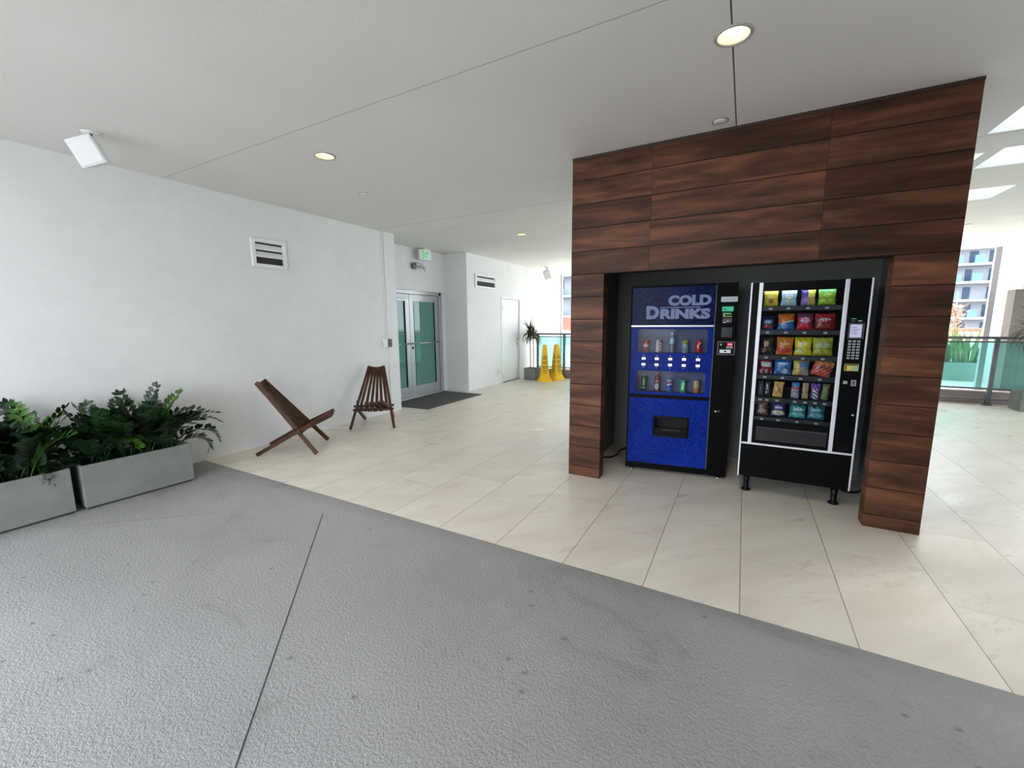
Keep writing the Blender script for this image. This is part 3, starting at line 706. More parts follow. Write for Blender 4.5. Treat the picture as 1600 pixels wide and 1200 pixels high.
mb = MB(); mb.lathe([(0, 0), (.010, 0), (.010, .006), (0, .007)], M_chrome, 14, Matrix.Translation((.745, 0, .763)) @ Matrix.Rotation(PI / 2, 4, 'X')); mb.build('door_lock', cp)
mb = MB(); mb.box(.672, .742, -.002, .0, .475, .505, M_black2); mb.build('coin_return', cp)
for x in (.065, .695):
    for y in (.07, D2 - .07):
        mb = MB(); mb.lathe([(0, 0), (.036, 0), (.038, .008), (.036, .014), (.020, .020), (.022, .08), (.027, .15), (0, .151)], M_black2, 20, Matrix.Translation((x, y, 0))); mb.build('leg', sn)

# shelves, coils
ROWS = [(1.612, .125, 4), (1.418, .128, 4), (1.211, .145, 4), (1.046, .130, 4), (.853, .130, 7), (.686, .125, 4)]
M_shelf = mat('shelf_grey', (34, 36, 40), .4, noise=.05)
M_wire = mat('coil_wire', (40, 40, 42), .35, .6)
slots = {0: [(.091, .191), (.212, .318), (.349, .442), (.461, .574)], 1: [(.09, .175), (.205, .318), (.335, .44), (.455, .59)],
         2: [(.09, .187), (.206, .322), (.334, .450), (.456, .590)], 3: [(.09, .190), (.205, .325), (.335, .445), (.450, .585)],
         4: [(.100, .140), (.146, .190), (.206, .277), (.337, .393), (.413, .456), (.470, .534), (.540, .589)], 5: [(.097, .186), (.208, .312), (.336, .451), (.464, .580)]}
coil_mesh = None
for ri_, (zb, hb, nn) in enumerate(ROWS):
    mb = MB(); mb.box(.042, .618, .035, D2 - .035, zb - .012, zb - .006, M_shelf); mb.box(.042, .618, .026, .035, zb - .040, zb - .003, M_shelf)
    for a, b in slots[ri_]:
        c_ = (a + b) / 2; mb.box(c_ - .012, c_ + .012, .0245, .026, zb - .030, zb - .016, paint((190, 192, 196)))
    mb.build('shelf', sn)
    for a, b in slots[ri_]:
        cc = [(a + b) / 2] if nn == 7 else [a + (b - a) * .26, a + (b - a) * .76]
        for c_ in cc:
            if coil_mesh is None:
                mb = MB(); mb.tube([(.030 * math.cos(q * .45), .036 * 0 + q * .0055, .034 + .030 * math.sin(q * .45)) for q in range(0, 70)], .0016, M_wire, 5)
                co = mb.build('spiral_coil', sn); coil_mesh = co.data
            else:
                co = bpy.data.objects.new('spiral_coil', coil_mesh); COL.objects.link(co); co.parent = sn
            co.location = (c_, .040, zb - .006)
mb = MB(); mb.box(.045, .615, .045, .06, 1.755, 1.775, mat('tube_lamp', (255, 255, 255), .5, emit=((225, 240, 255), 6.0))); mb.build('interior_lamp', sn)

# bags
def bag(name, label, x0, x1, z, h, design, tilt=0.0, cat='snack bag', depth=.045, y=.075):
    wd = (x1 - x0); nx, nz_ = 26, 30; mb_ = MB(); vs = []; fs = []
    def pt(u, v, side):
        e = max(0.0, 1 - (abs(u) ** 3)) * max(0.0, 1 - abs(2 * v - 1) ** 4)
        pin = 1 - .06 * math.sin(PI * v) + .02 * math.cos(9 * v + wd * 50)
        wr = .0035 * math.sin(u * 9 + v * 14 + x0 * 90) * (abs(2 * v - 1) ** 1.5)
        return (u * wd / 2 * pin, side * depth / 2 * e + wr, v * h)
    for side in (-1, 1):
        o_ = len(mb_.v)
        for j in range(nz_ + 1):
            for i in range(nx + 1): mb_.v.append(pt(-1 + 2 * i / nx, j / nz_, side))
        for j in range(nz_):
            for i in range(nx):
                k_ = o_ + j * (nx + 1) + i; mb_.f.append((k_, k_ + 1, k_ + nx + 2, k_ + nx + 1))
                mm = design(-1 + 2 * (i + .5) / nx, (j + .5) / nz_) if side < 0 else design(1, .9)
                mb_.mi.append(mb_.slot(mm)); mb_.sm.append(True)
    o = mb_.build(name); o.location = (SX + (x0 + x1) / 2, SY + y, z + .001); o.rotation_euler = (math.radians(-6), tilt, 0)
    tag(o, label, cat, 'snacks in the glass-front vending machine'); return o
def B(c): return paint(c, .22)
def dz(base, top=None, logo=None, logoc=(0, .60, .55, .16), food=None, foodc=(0, .25, .6, .16), accent=None, seed=0):
    def fn(u, v):
        c = base
        if top and v > .78: c = top
        if food:
            x_, z_, a_, b_ = foodc
            if ((u - x_) / a_) ** 2 + ((v - z_) / b_) ** 2 < 1 + .25 * math.sin(u * 13 + seed) * math.cos(v * 17): c = food
        if accent and abs(v - .42 - .12 * u) < .05: c = accent
        if logo:
            x_, z_, a_, b_ = logoc
            if ((u - x_) / a_) ** 2 + ((v - z_) / b_) ** 2 < 1:
                c = logo if (math.sin(u * 17 + seed) + math.sin(v * 41 + seed * 2) > -.75) else base
        if v < .03 or v > .97: c = base
        return B(c)
    return fn
def bar(base, ink, top=None, seed=0):
    def fn(u, v):
        c = base
        if top and v > .7: c = top
        if abs(u) < .45 and .15 < v < .85 and math.sin(v * 45 + seed) + math.cos(u * 7 + v * 10) > .35: c = ink
        return B(c)
    return fn
bags = [
 (0, 0, 'yellow chip bag with a red-brown centre, left end of the top snack shelf', dz((222, 205, 50), (236, 226, 90), (240, 225, 140), (0, .62, .5, .12), (180, 100, 50), (0, .3, .4, .16)), 0),
 (0, 1, 'pale aqua and white chip bag, second on the top snack shelf', dz((176, 208, 212), (200, 225, 230), (240, 245, 245), (0, .6, .6, .16), (236, 224, 150), (0, .3, .25, .18)), .02),
 (0, 2, 'half purple, half yellow bag, third on the top snack shelf', lambda u, v: B((150, 120, 190)) if (u < -.05 and v < .5) else B((84, 60, 140)) if u < -.05 else B((216, 214, 90)) if v > .5 else B((196, 170, 90)), 0),
 (0, 3, 'lime green chip bag, right end of the top snack shelf', dz((140, 190, 50), (110, 180, 110), (190, 225, 120), (0, .62, .5, .12), (190, 210, 60), (0, .25, .7, .14)), 0),
 (1, 0, 'blue and white bag with red circles, left end of the second snack shelf', dz((60, 80, 130), (40, 44, 84), (190, 205, 225), (0, .55, .8, .12), (190, 60, 60), (0, .2, .8, .14)), 0),
 (1, 1, 'orange-topped blue bag, second on the second snack shelf', lambda u, v: B((214, 110, 40)) if v > .5 + .1 * u else B((226, 214, 200)) if v > .42 + .1 * u else B((50, 110, 190)) if (u + .2) ** 2 + ((v - .22) * 2) ** 2 > .15 else B((140, 170, 220)), -.02),
 (1, 2, 'pink and red candy bag, third on the second snack shelf', dz((196, 40, 70), (90, 60, 80), (226, 170, 205), (0, .58, .7, .18), (226, 40, 70), (0, .22, .8, .16), seed=2), .02),
 (1, 3, 'deep red bag with white lettering marks, right end of the second snack shelf', dz((140, 24, 34), (168, 34, 44), (214, 190, 190), (-.05, .6, .6, .09), (150, 60, 34), (-.1, .22, .6, .14)), -.03),
 (2, 0, 'black bag with a tan round emblem, left end of the third snack shelf', dz((44, 42, 38), (60, 58, 50), (206, 160, 110), (-.1, .62, .45, .16), (160, 90, 60), (-.4, .22, .4, .13)), 0),
 (2, 1, 'orange chip bag with red circles at its foot, on the third snack shelf', dz((216, 124, 40), (226, 140, 56), (240, 200, 130), (.1, .62, .5, .08), (200, 60, 44), (0, .24, .8, .15), seed=1), .02),
 (2, 2, 'bright yellow chip bag with an oval emblem, third on the third snack shelf', dz((226, 216, 40), (214, 204, 50), (240, 236, 200), (0, .62, .45, .12), (236, 226, 150), (-.3, .22, .5, .14), accent=None, seed=3), 0),
 (2, 3, 'olive yellow chip bag with a pale fizzy emblem, right end of the third snack shelf', dz((160, 164, 40), (186, 190, 60), (170, 190, 160), (.1, .58, .6, .16), (176, 184, 60), (-.2, .22, .7, .14), seed=4), -.02),
 (3, 0, 'dark red bag with white wavy label, left end of the fourth snack shelf', lambda u, v: B((60, 140, 90)) if abs(v - .64) < .05 and abs(u) < .4 and math.sin(u * 30) > -.3 else B((226, 226, 222)) if abs(v - .62 + .06 * u) < .15 and u > -.6 else B((200, 160, 160)) if v < .3 and math.sin(u * 8) > .2 else B((146, 30, 50)), -.04),
 (3, 1, 'blue bag with white script, second on the fourth snack shelf', dz((56, 120, 196), (40, 100, 180), (220, 232, 245), (0, .68, .6, .10), (190, 200, 210), (.25, .22, .4, .16), seed=5), 0),
 (3, 2, 'yellow and blue-grey bag, third on the fourth snack shelf', lambda u, v: B((222, 196, 90)) if u < -.2 or v > .85 else B((96, 130, 180)) if v > .5 else B((170, 150, 150)), .02),
 (3, 3, 'tilted tan and red bag, right end of the fourth snack shelf', lambda u, v: B((50, 36, 50)) if ((u) / .5) ** 2 + ((v - .58) / .13) ** 2 < 1 and math.sin(u * 20) > -.5 else B((222, 150, 90)) if v > .72 else B((196, 60, 50)) if math.sin((v - .6 * u) * 22) > -.2 else B((226, 130, 110)), .28),
 (4, 0, 'narrow grey-violet packet at the left end of the fifth snack shelf', bar((74, 70, 90), (110, 104, 130)), 0),
 (4, 1, 'black packet with white vertical script, second on the fifth snack shelf', bar((40, 42, 42), (226, 226, 222), seed=1), 0),
 (4, 2, 'golden yellow packet with brown script, third on the fifth snack shelf', bar((222, 176, 96), (110, 74, 60), seed=2), .08),
 (4, 3, 'blue-topped packet with red and white marks, in the middle of the fifth snack shelf', lambda u, v: B((60, 130, 196)) if v > .7 else B((196, 60, 80)) if v > .56 else B((226, 226, 230)) if math.sin(v * 40 + u * 8) > .1 else B((50, 52, 90)), .03),
 (4, 4, 'slim tan packet, third from the right on the fifth snack shelf', bar((196, 170, 120), (150, 110, 76), seed=4), .02),
 (4, 5, 'purple packet with white script, second from the right on the fifth snack shelf', lambda u, v: B((116, 66, 160)) if v > .62 else B((226, 222, 236)) if abs(u) < .6 and math.sin(v * 30 + u * 5) > -.1 else B((60, 44, 84)), .02),
 (4, 6, 'slim olive green packet at the right end of the fifth snack shelf', bar((110, 124, 70), (160, 170, 110), seed=5), .08),
 (5, 0, 'brown bag with pale round cookies, left end of the lowest snack shelf', dz((110, 84, 76), (130, 116, 108), (150, 120, 110), (0, .62, .5, .1), (196, 160, 150), (0, .3, .7, .16), seed=6), -.04),
 (5, 1, 'dark purple bag with white lettering marks and cream cookies on the lowest snack shelf', dz((52, 44, 92), (60, 50, 110), (206, 200, 230), (0, .62, .6, .10), (206, 200, 176), (0, .26, .9, .18), seed=7), 0),
 (5, 2, 'teal bag with a white emblem, third on the lowest snack shelf', dz((26, 140, 140), (30, 110, 110), (214, 230, 230), (.15, .6, .6, .10), (120, 190, 196), (.1, .25, .8, .15), seed=8), .03),
 (5, 3, 'darker blue-teal bag, right end of the lowest snack shelf', dz((30, 112, 120), (30, 96, 104), (160, 196, 190), (0, .62, .6, .08), (110, 160, 176), (0, .28, .8, .16), seed=9), 0),
]
for ri_, si_, lb, fn, tilt in bags:
    zb, hb, nn = ROWS[ri_]; a, b = slots[ri_][si_]
    bag('snack_bag' if ri_ != 4 else 'snack_packet', lb, a, b, zb, hb * (1.0 if (ri_, si_) != (1, 0) else .85), fn, tilt, depth=.04 if ri_ != 4 else .022)

# ------------------------------------------------------------------ folding wood slat chairs
def make_chair(label, loc, rz):
    """local +y is forward, front feet at y=0"""
    c = thing('slat_chair', label, 'chair', loc, rz, 'folding wooden slat chairs')
    nb = 8
    Ytop, Ztop, Yj, Zj = -.625, .835, -.205, .285
    for i in range(nb):                       # back slats fan out from the top; outer two run down as front legs
        s = -1 + 2 * i / (nb - 1); dip = .045 * (1 - s * s)
        top = Vector((s * .110, Ytop - dip * .6, Ztop - dip * .55)); jn = Vector((s * .262, Yj - dip * .2, Zj - dip * .4))
        if abs(s) > .99: end = Vector((s * .300, .0, .012)); nm = 'front_leg_slat'
        else: end = jn + (jn - top).normalized() * .055; nm = 'back_slat'
        mb = MB(); mb.bar(top, end, .033, .042, M_chair, (0, 1, 0)); mb.build(nm, c, .003)
    ns = 7
    for i in range(ns):                       # seat slats, outer two run back to the floor
        s = -1 + 2 * i / (ns - 1); dip = .030 * (1 - s * s)
        fr = Vector((s * .150, .125, .425 - dip)); jn = Vector((s * .238, Yj, Zj - .02 - dip * .8))
        if abs(s) > .99: end = Vector((s * .215, -.655, .014)); nm = 'rear_leg_slat'
        else: end = jn + (jn - fr).normalized() * .06; nm = 'seat_slat'
        mb = MB(); mb.bar(fr, jn, .030, .042, M_chair, (0, 0, 1)); mb.bar(jn, end, .030, .042, M_chair, (0, 0, 1)); mb.build(nm, c, .003)
    for (y_, z_, w_) in ((Yj - .02, Zj + .01, .285), (Yj + .035, Zj - .035, .285)):
        mb = MB(); mb.bar((-w_, y_, z_), (w_, y_, z_), .03, .03, M_chair); mb.build('cross_rail', c, .004)
    mb = MB(); mb.tube([(-.11, Ytop + .0, Ztop - .035), (0, Ytop - .03, Ztop - .045), (.11, Ytop + .0, Ztop - .035)], .007, M_chair, 8); mb.build('top_rod', c)
    return c
def head(fx, fy): return math.atan2(fy, fx) - PI / 2
make_chair('dark wooden folding slat chair seen from its side, nearer the planters', (-4.42, 3.225, 0), head(.76, .65))
make_chair('dark wooden folding slat chair facing the viewer, just before the glass doors', (-4.545, 4.13, 0), head(.61, -.79))

# ------------------------------------------------------------------ planters with ZZ plants
def frond(base, az, lean, L, mats_):
    """arching stem with paired leaflets"""
    mb = MB(); n = 13; pts = []; d = Vector((math.cos(az), math.sin(az), 0)); p = Vector(base); th = math.radians(86 - lean * 22)
    step = L / n
    for i in range(n + 1):
        pts.append(p.copy()); p = p + (d * math.cos(th) + Vector((0, 0, 1)) * math.sin(th)) * step; th -= math.radians(lean * 8.5 * (.4 + i / n))
    stem, lf = mats_
    mb.tube(pts, [.006 * (1 - .75 * i / n) for i in range(n + 1)], stem, 5)
    roll = random.uniform(-.5, .5)
    for i in range(3, n + 1):
        t_ = (pts[i] - pts[i - 1]).normalized(); side = t_.cross(Vector((0, 0, 1))).normalized(); up = side.cross(t_).normalized()
        side = (side * math.cos(roll) + up * math.sin(roll)).normalized(); up = side.cross(t_).normalized()
        ll = .074 * (.75 + .5 * math.sin(PI * min(1, (i - 2) / (n - 1)))) * random.uniform(.85, 1.15)
        for sg in ((-1, 1) if i < n else (-1, 1, 0)):
            q = (side * sg * .85 + t_ * (.62 if sg else 1.0) + up * random.uniform(.05, .4)).normalized()
            wv = q.cross(up).normalized(); b0 = pts[i] + t_ * random.uniform(-.01, .01)
            nrm = wv.cross(q).normalized(); wl = ll * .27
            vs = [b0, b0 + q * ll * .28 + wv * wl * .8, b0 + q * ll * .28 - wv * wl * .8, b0 + q * ll * .3 - nrm * ll * .06,
                  b0 + q * ll * .65 + wv * wl, b0 + q * ll * .65 - wv * wl, b0 + q * ll * .65 - nrm * ll * .08, b0 + q * ll - nrm * ll * .02]
            mb.add(vs, [(0, 1, 3), (0, 3, 2), (1, 4, 6, 3), (3, 6, 5, 2), (4, 7, 6), (6, 7, 5)], lf, None, True)
    return mb
END_FRONDS = [(-.07, .05, -1.5, 1.7, .30, False), (-.12, .06, -1.3, 1.5, .34, False), (-.18, .05, -1.6, 1.4, .36, False), (-.26, .06, -1.8, 1.2, .40, False), (-.34, .06, -1.5, 1.0, .42, False)]
def planter(label, corner, rz, L, Dp, Ht, nf, hmin, hmax, seed, extra=()):
    random.seed(seed)
    c = thing('planter', label, 'planter', corner, rz, 'rectangular grey planters along the wall')
    t_ = .022; mb = MB()                      # local: y along the wall, -x toward the wall, origin at the front near corner
    mb.box(-t_, 0, 0, L, .018, Ht, M_planter); mb.box(-Dp, -Dp + t_, 0, L, .018, Ht, M_planter); mb.box(-Dp + t_, -t_, 0, t_, .018, Ht, M_planter); mb.box(-Dp + t_, -t_, L - t_, L, .018, Ht, M_planter)
    mb.build('planter_box', c, .004)
    mb = MB(); mb.box(-Dp + .02, -.016, .016, L - .016, 0, .03, mat('planter_plinth', (60, 60, 60), .9)); mb.build('plinth', c)
    mb = MB(); gx, gy = 10, 20; vs = []; x0, x1, y0, y1 = -Dp + t_, -t_, t_, L - t_
    for j in range(gy + 1):
        for i in range(gx + 1): vs.append((x0 + (x1 - x0) * i / gx, y0 + (y1 - y0) * j / gy, Ht - .045 + random.uniform(-.008, .008)))
    mb.add(vs, [(j * (gx + 1) + i, j * (gx + 1) + i + 1, (j + 1) * (gx + 1) + i + 1, (j + 1) * (gx + 1) + i) for j in range(gy) for i in range(gx)], M_soil, None, True)
    mb.build('soil', c)
    for k_ in range(nf):
        by = .08 + (L - .16) * (k_ + random.random() * .8) / nf; bx = random.uniform(-Dp + .1, -.09)
        wallside = (bx + Dp / 2) / Dp
        az = random.uniform(-1.2, 1.2) if random.random() < .45 else random.uniform(-PI, PI)
        if math.cos(az) < -.3: ln = random.uniform(.15, .35)
        else: ln = random.uniform(.3, 1.0)
        L_ = random.uniform(hmin, hmax)
        fresh = random.random() < .10
        frond((bx, by, Ht - .05), az, ln, L_, (M_leaf2 if fresh else M_leaf, M_leaf2 if fresh else M_leaf)).build('frond', c)
    for (bx, by, az, ln, L_, fresh) in extra:
        frond((bx, by, Ht - .05), az, ln, L_, (M_leaf2 if fresh else M_leaf, M_leaf2 if fresh else M_leaf)).build('frond', c)
    return c
planter('long grey planter of dark green leafy fronds, the one nearer the chairs', (-4.600, 1.158, 0), math.radians(-2.5), .76, .42, .372, 74, .34, .58, 11,
        [(-.2, .60, 1.5, 1.15, .60, False), (-.25, .62, 1.25, .95, .58, False), (-.15, .64, 1.4, 1.45, .50, False), (-.2, .55, 1.9, .45, .58, True), (-.3, .5, 1.7, .2, .60, False), (-.2, .3, 1.6, .1, .58, False), (-.12, .66, 1.2, 1.75, .4, False)] + END_FRONDS)
planter('long grey planter of leafy fronds cut by the left edge of the view', (-4.617, .36, 0), 0, .745, .42, .372, 72, .34, .60, 23,
        [(-.2, .2, 1.2, .1, .74, True), (-.1, .55, .6, .7, .5, True), (-.2, .5, 1.5, .5, .55, True), (-.08, .69, 1.5, 1.5, .36, False), (-.16, .70, 1.6, 1.6, .36, False), (-.28, .69, 1.4, 1.3, .42, False)])

# ------------------------------------------------------------------ wall fittings
def vent(label, y0, y1, z0, z1, X_, nl):
    c = thing('wall_vent', label, 'vent', (X_, (y0 + y1) / 2, (z0 + z1) / 2), 0, 'louvred wall vents'); a = (y1 - y0) / 2; b = (z1 - z0) / 2; f = .042
    Tm = Matrix(((0, 0, -1, .02), (1, 0, 0, 0), (0, 1, 0, 0), (0, 0, 0, 1)))
    dp = .036
    mb = MB(); mb.box(0, dp, -a, a, b - f, b, M_white); mb.box(0, dp, -a, a, -b, -b + f, M_white); mb.box(0, dp, -a, -a + f, -b + f, b - f, M_white); mb.box(0, dp, a - f, a, -b + f, b - f, M_white)
    mb.build('vent_frame', c, .003)
    mb = MB(); mb.box(.0005, .002, -a + f, a - f, -b + f, b - f, mat('vent_void_shade', (52, 51, 51), .8)); mb.build('vent_void_sheet', c)  # dark sheet painted as the shade of the hollow behind the louvres
    ph = (2 * b - 2 * f) / nl
    for k_ in range(1, nl):
        z = -b + f + ph * k_; zt = z + ph * .62
        mb = MB(); mb.add([(dp - .002, -a + f, z - .007), (dp - .002, a - f, z - .007), (dp - .002, a - f, z + .006), (dp - .002, -a + f, z + .006), (.003, -a + f, zt + .010), (.003, a - f, zt + .010), (.003, a - f, zt), (.003, -a + f, zt)],
                          [(0, 1, 2, 3), (3, 2, 5, 4), (0, 7, 6, 1), (4, 5, 6, 7), (0, 3, 4, 7), (1, 6, 5, 2)], M_white); mb.build('louvre', c)
    return c
vent('square white louvred vent high on the long white wall', 3.0, 3.43, 2.165, 2.50, XL, 3)
vent('wide white louvred vent on the far wall near the service door', 7.75, 8.59, 2.235, 2.53, -5.17, 2)

c = thing('conduit', 'thin white surface conduit dropping from the ceiling to the switch box', 'conduit', (XL, 5.075, 1.23))
mb = MB(); mb.box(0, .014, -.010, .010, 0, H - 1.23, M_wall); mb.build('conduit_run', c)
mb = MB(); mb.box(0, .02, -.016, .016, 0, .12, M_whitepl); mb.build('coupling', c)
c = thing('switch_box', 'small white and dark grey box on the wall beside the glass doors', 'switch box', (XL, 5.07, 1.165))
mb = MB(); mb.box(0.0, .05, -.075, -.005, -.07, .065, M_whitepl); mb.build('box_body', c, .004)
mb = MB(); mb.box(.012, .06, -.005, .075, -.065, .065, paint((74, 74, 72), .5)); mb.build('box_cover', c, .004)
for lb, X_, y_, z_ in (('small white outlet cover low on the far wall beside the service door', -5.17, 8.70, .29), ('small white outlet cover low on the long wall behind the planter', XL, 2.29, .30)):
    c = thing('outlet_cover', lb, 'outlet', (X_, y_, z_)); mb = MB(); mb.box(0, .012 if y_ > 5 else .03, -.038, .038, -.058, .058, M_whitepl); mb.build('cover_plate', c, .003)
    mb = MB(); xx = .012 if y_ > 5 else .03; mb.box(xx, xx + .003, -.018, .018, -.035, .035, paint((200, 200, 200))); mb.build('outlet_face', c)

# exit sign
c = thing('exit_sign', 'white exit sign with green letters hanging above the glass doors', 'sign', (-5.62, 6.68, H))
mb = MB(); mb.box(-.03, .03, -.05, .14, -.03, 0, M_whitepl); mb.build('canopy', c, .004)
mb = MB(); mb.box(-.018, .018, -.17, .17, -.215, -.03, M_whitepl); sb = mb.build('sign_body', c, .004)
Te = Matrix(((0, -1, 0, .018), (1, 0, 0, 0), (0, 0, 1, 0), (0, 0, 0, 1)))
mb = MB(); mb.box(.018, .0195, -.105, .105, -.195, -.055, mat('exit_glow', (196, 240, 210), .5, emit=((180, 240, 200), .1))); mb.build('lit_panel', sb)
mb = MB(); text_mesh(mb, 'EXIT', -.095, .095, -.185, -.065, mat('exit_green', (30, 150, 80), .5, emit=((30, 170, 80), .1)), Te, offset=.015, y=-.002); mb.build('lettering', sb)
# emergency light
c = thing('emergency_light', 'grey wall emergency light with one small lamp head above the glass doors', 'emergency light', (DX, 6.58, 2.585))
mb = MB(); mb.box(0, .06, -.17, -.07, -.06, .05, paint((110, 110, 108), .5)); mb.build('battery_case', c, .01)
mb = MB(); mb.tube(smooth([(.05, -.10, .03), (.07, -.02, .035), (.08, .06, .01), (.08, .12, -.02)]), [.038] * 6 + [.034] * 6 + [.022] * 7, mat('light_housing', (176, 178, 176), .4, .3), 12); mb.build('housing', c)
mb = MB(); mb.lathe([(0, 0), (.026, 0), (.038, .05), (.036, .055), (0, .056)], M_whitepl, 18, Matrix.Translation((.09, .13, -.02)) @ Matrix.Rotation(math.radians(150), 4, 'Y')); mb.build('lamp_head', c)

# ceiling speakers (one build, copied)
def speaker(label, loc, rz, tilt, s=1.0, roll=-22):
    c = thing('ceiling_speaker', label, 'speaker', loc, rz, 'white speakers hung from the ceiling'); c.scale = (s, s, s)
    mb = MB(); mb.lathe([(0, -.012), (.055, -.012), (.06, 0), (0, 0.0)], M_whitepl, 20); mb.build('mount_plate', c)
    mb = MB(); mb.tube([(0, 0, -.012), (0, .0, -.05), (0, -.03, -.075)], .009, M_dgrey, 8); mb.build('bracket', c)
    T_ = Matrix.Translation((0, -.03, -.165)) @ Matrix.Rotation(tilt, 4, 'X') @ Matrix.Rotation(math.radians(roll), 4, 'Y')
    mb = MB(); a, b = .088, .105; vs = [(x * k_, y, z * k_) for (y, k_) in ((-.09, 1.0), (.09, .72)) for x, z in ((-a, -b), (a, -b), (a, b), (-a, b))]
    mb.add(vs, [(0, 1, 2, 3), (7, 6, 5, 4), (0, 4, 5, 1), (1, 5, 6, 2), (2, 6, 7, 3), (3, 7, 4, 0)], M_whitepl, T_); mb.build('speaker_box', c, .008)
    mb = MB(); mb.box(-a * .88, a * .88, -.094, -.090, -b * .88, b * .88, mat('speaker_grille', (222, 224, 226), .6), T_); mb.build('grille', c, .002)
    return c
speaker('white ceiling speaker over the left planters', (-4.41, 1.46, H), math.radians(50), math.radians(8), .95)
speaker('white ceiling speaker far off above the yellow floor cones', (-4.72, 10.55, H), math.radians(30), math.radians(30), 1.1)
mb = MB()
# sprinkler covers
def sprinkler(label, x, y, r=.05):
    c = thing('sprinkler_cover', label, 'sprinkler', (x, y, H), 0, 'ceiling sprinkler covers')
    mb = MB(); mb.lathe([(0, -.008), (r * .8, -.008), (r * .85, -.004), (r * .85, 0), (0, 0)], M_whitepl, 20); mb.build('cover_disc', c)
    mb = MB(); mb.lathe([(r * .86, -.002), (r, -.003), (r, 0), (r * .86, 0)], paint((120, 120, 118), .5), 20, close=False); mb.build('trim_ring', c)
sprinkler('small white sprinkler cover on the ceiling above the side-on chair', -3.83, 3.55)
sprinkler('small sprinkler cover on the ceiling near the far downlight', -3.99, 6.83)
sprinkler('small white sprinkler cover by the top edge of the wood-clad alcove', -.25, 3.62, .055)
sprinkler('small sprinkler cover on the ceiling right of the alcove, past the skylights', 2.9, 9.3, .06)

# recessed downlights
M_refl = mat('downlight_reflector', (226, 208, 164), .55, noise=.05)
M_bulb = mat('downlight_lens', (255, 250, 235), .4, emit=((255, 246, 222), 3.0))
for (x, y), lb in zip(DL, ('large round lit downlight in front of the wood-clad alcove', 'round lit downlight over the left half of the tile floor', 'distant round lit downlight in front of the far white wall')):
    c = thing('downlight', lb, 'ceiling light', (x, y, H), 0, 'round recessed ceiling downlights')
    mb = MB(); mb.lathe([(.074, -.002), (.076, -.007), (.088, -.006), (.092, 0), (.077, .0)], paint((172, 168, 162), .35), 36, close=False); mb.build('trim_ring', c)
    mb = MB(); mb.lathe([(.075, 0), (.073, .02), (.068, .040)], M_refl, 36, close=False); mb.build('reflector', c)
    mb = MB(); mb.lathe([(.068, .040), (.0005, .0405)], M_bulb, 36, close=False); mb.build('lens', c)
    ld = bpy.data.lights.new('downlight_lamp', 'SPOT'); ld.energy = 22; ld.color = (1, .88, .68); ld.spot_size = math.radians(100); ld.spot_blend = .8; ld.shadow_soft_size = .05
    lo = bpy.data.objects.new('downlight_lamp', ld); COL.objects.link(lo); lo.parent = c; lo.location = (0, 0, .02)

# door mat
mb = MB(); mt_ = mat('charcoal_mat', (72, 72, 74), .95, noise=.15, nscale=120, bump=.6, bscale=300)
mb.add([(-5.62, 5.50, .001), (-4.72, 5.55, .001), (-4.70, 7.24, .001), (-5.68, 7.22, .001), (-5.62, 5.50, .011), (-4.72, 5.55, .011), (-4.70, 7.24, .011), (-5.68, 7.22, .011)],
       [(0, 3, 2, 1), (4, 5, 6, 7), (0, 1, 5, 4), (1, 2, 6, 5), (2, 3, 7, 6), (3, 0, 4, 7)], mt_)
o = mb.build('door_mat', None, .003); tag(o, 'charcoal grey floor mat in front of the glass doors', 'mat')

# ------------------------------------------------------------------ railing
rl = thing('glass_railing', 'grey metal railing with aqua glass panels across the far end', 'railing', (0, 10.3, 0))
posts = [-4.86, -4.10, -2.78, -1.47, -.15, 1.17, 2.48, 3.80, 5.12, 6.44]
mb = MB(); mb.box(-4.90, 7.8, -.035, .035, 1.145, 1.19, M_grey); mb.build('top_rail', rl, .006)
mb = MB(); mb.box(-4.86, 7.8, -.018, .018, 1.085, 1.11, M_grey); mb.build('upper_rail', rl, .003)
mb = MB(); mb.box(-4.86, 7.8, -.018, .018, .27, .30, M_grey); mb.build('lower_rail', rl, .003)
mb = MB(); mb.box(-4.86, 7.8, -.018, .018, .09, .115, M_grey); mb.build('foot_rail', rl, .003)
for x in posts:
    mb = MB(); mb.box(x - .03, x + .03, -.03, .03, 0, 1.145, M_grey); mb.box(x - .055, x + .055, -.055, .055, 0, .012, M_grey); mb.build('post', rl, .003)
for a, b in zip(posts, posts[1:] + [7.8]):
    mb = MB(); mb.box(a + .04, b - .04, -.006, .006, .30, 1.085, G_rail); mb.build('glass_panel', rl)

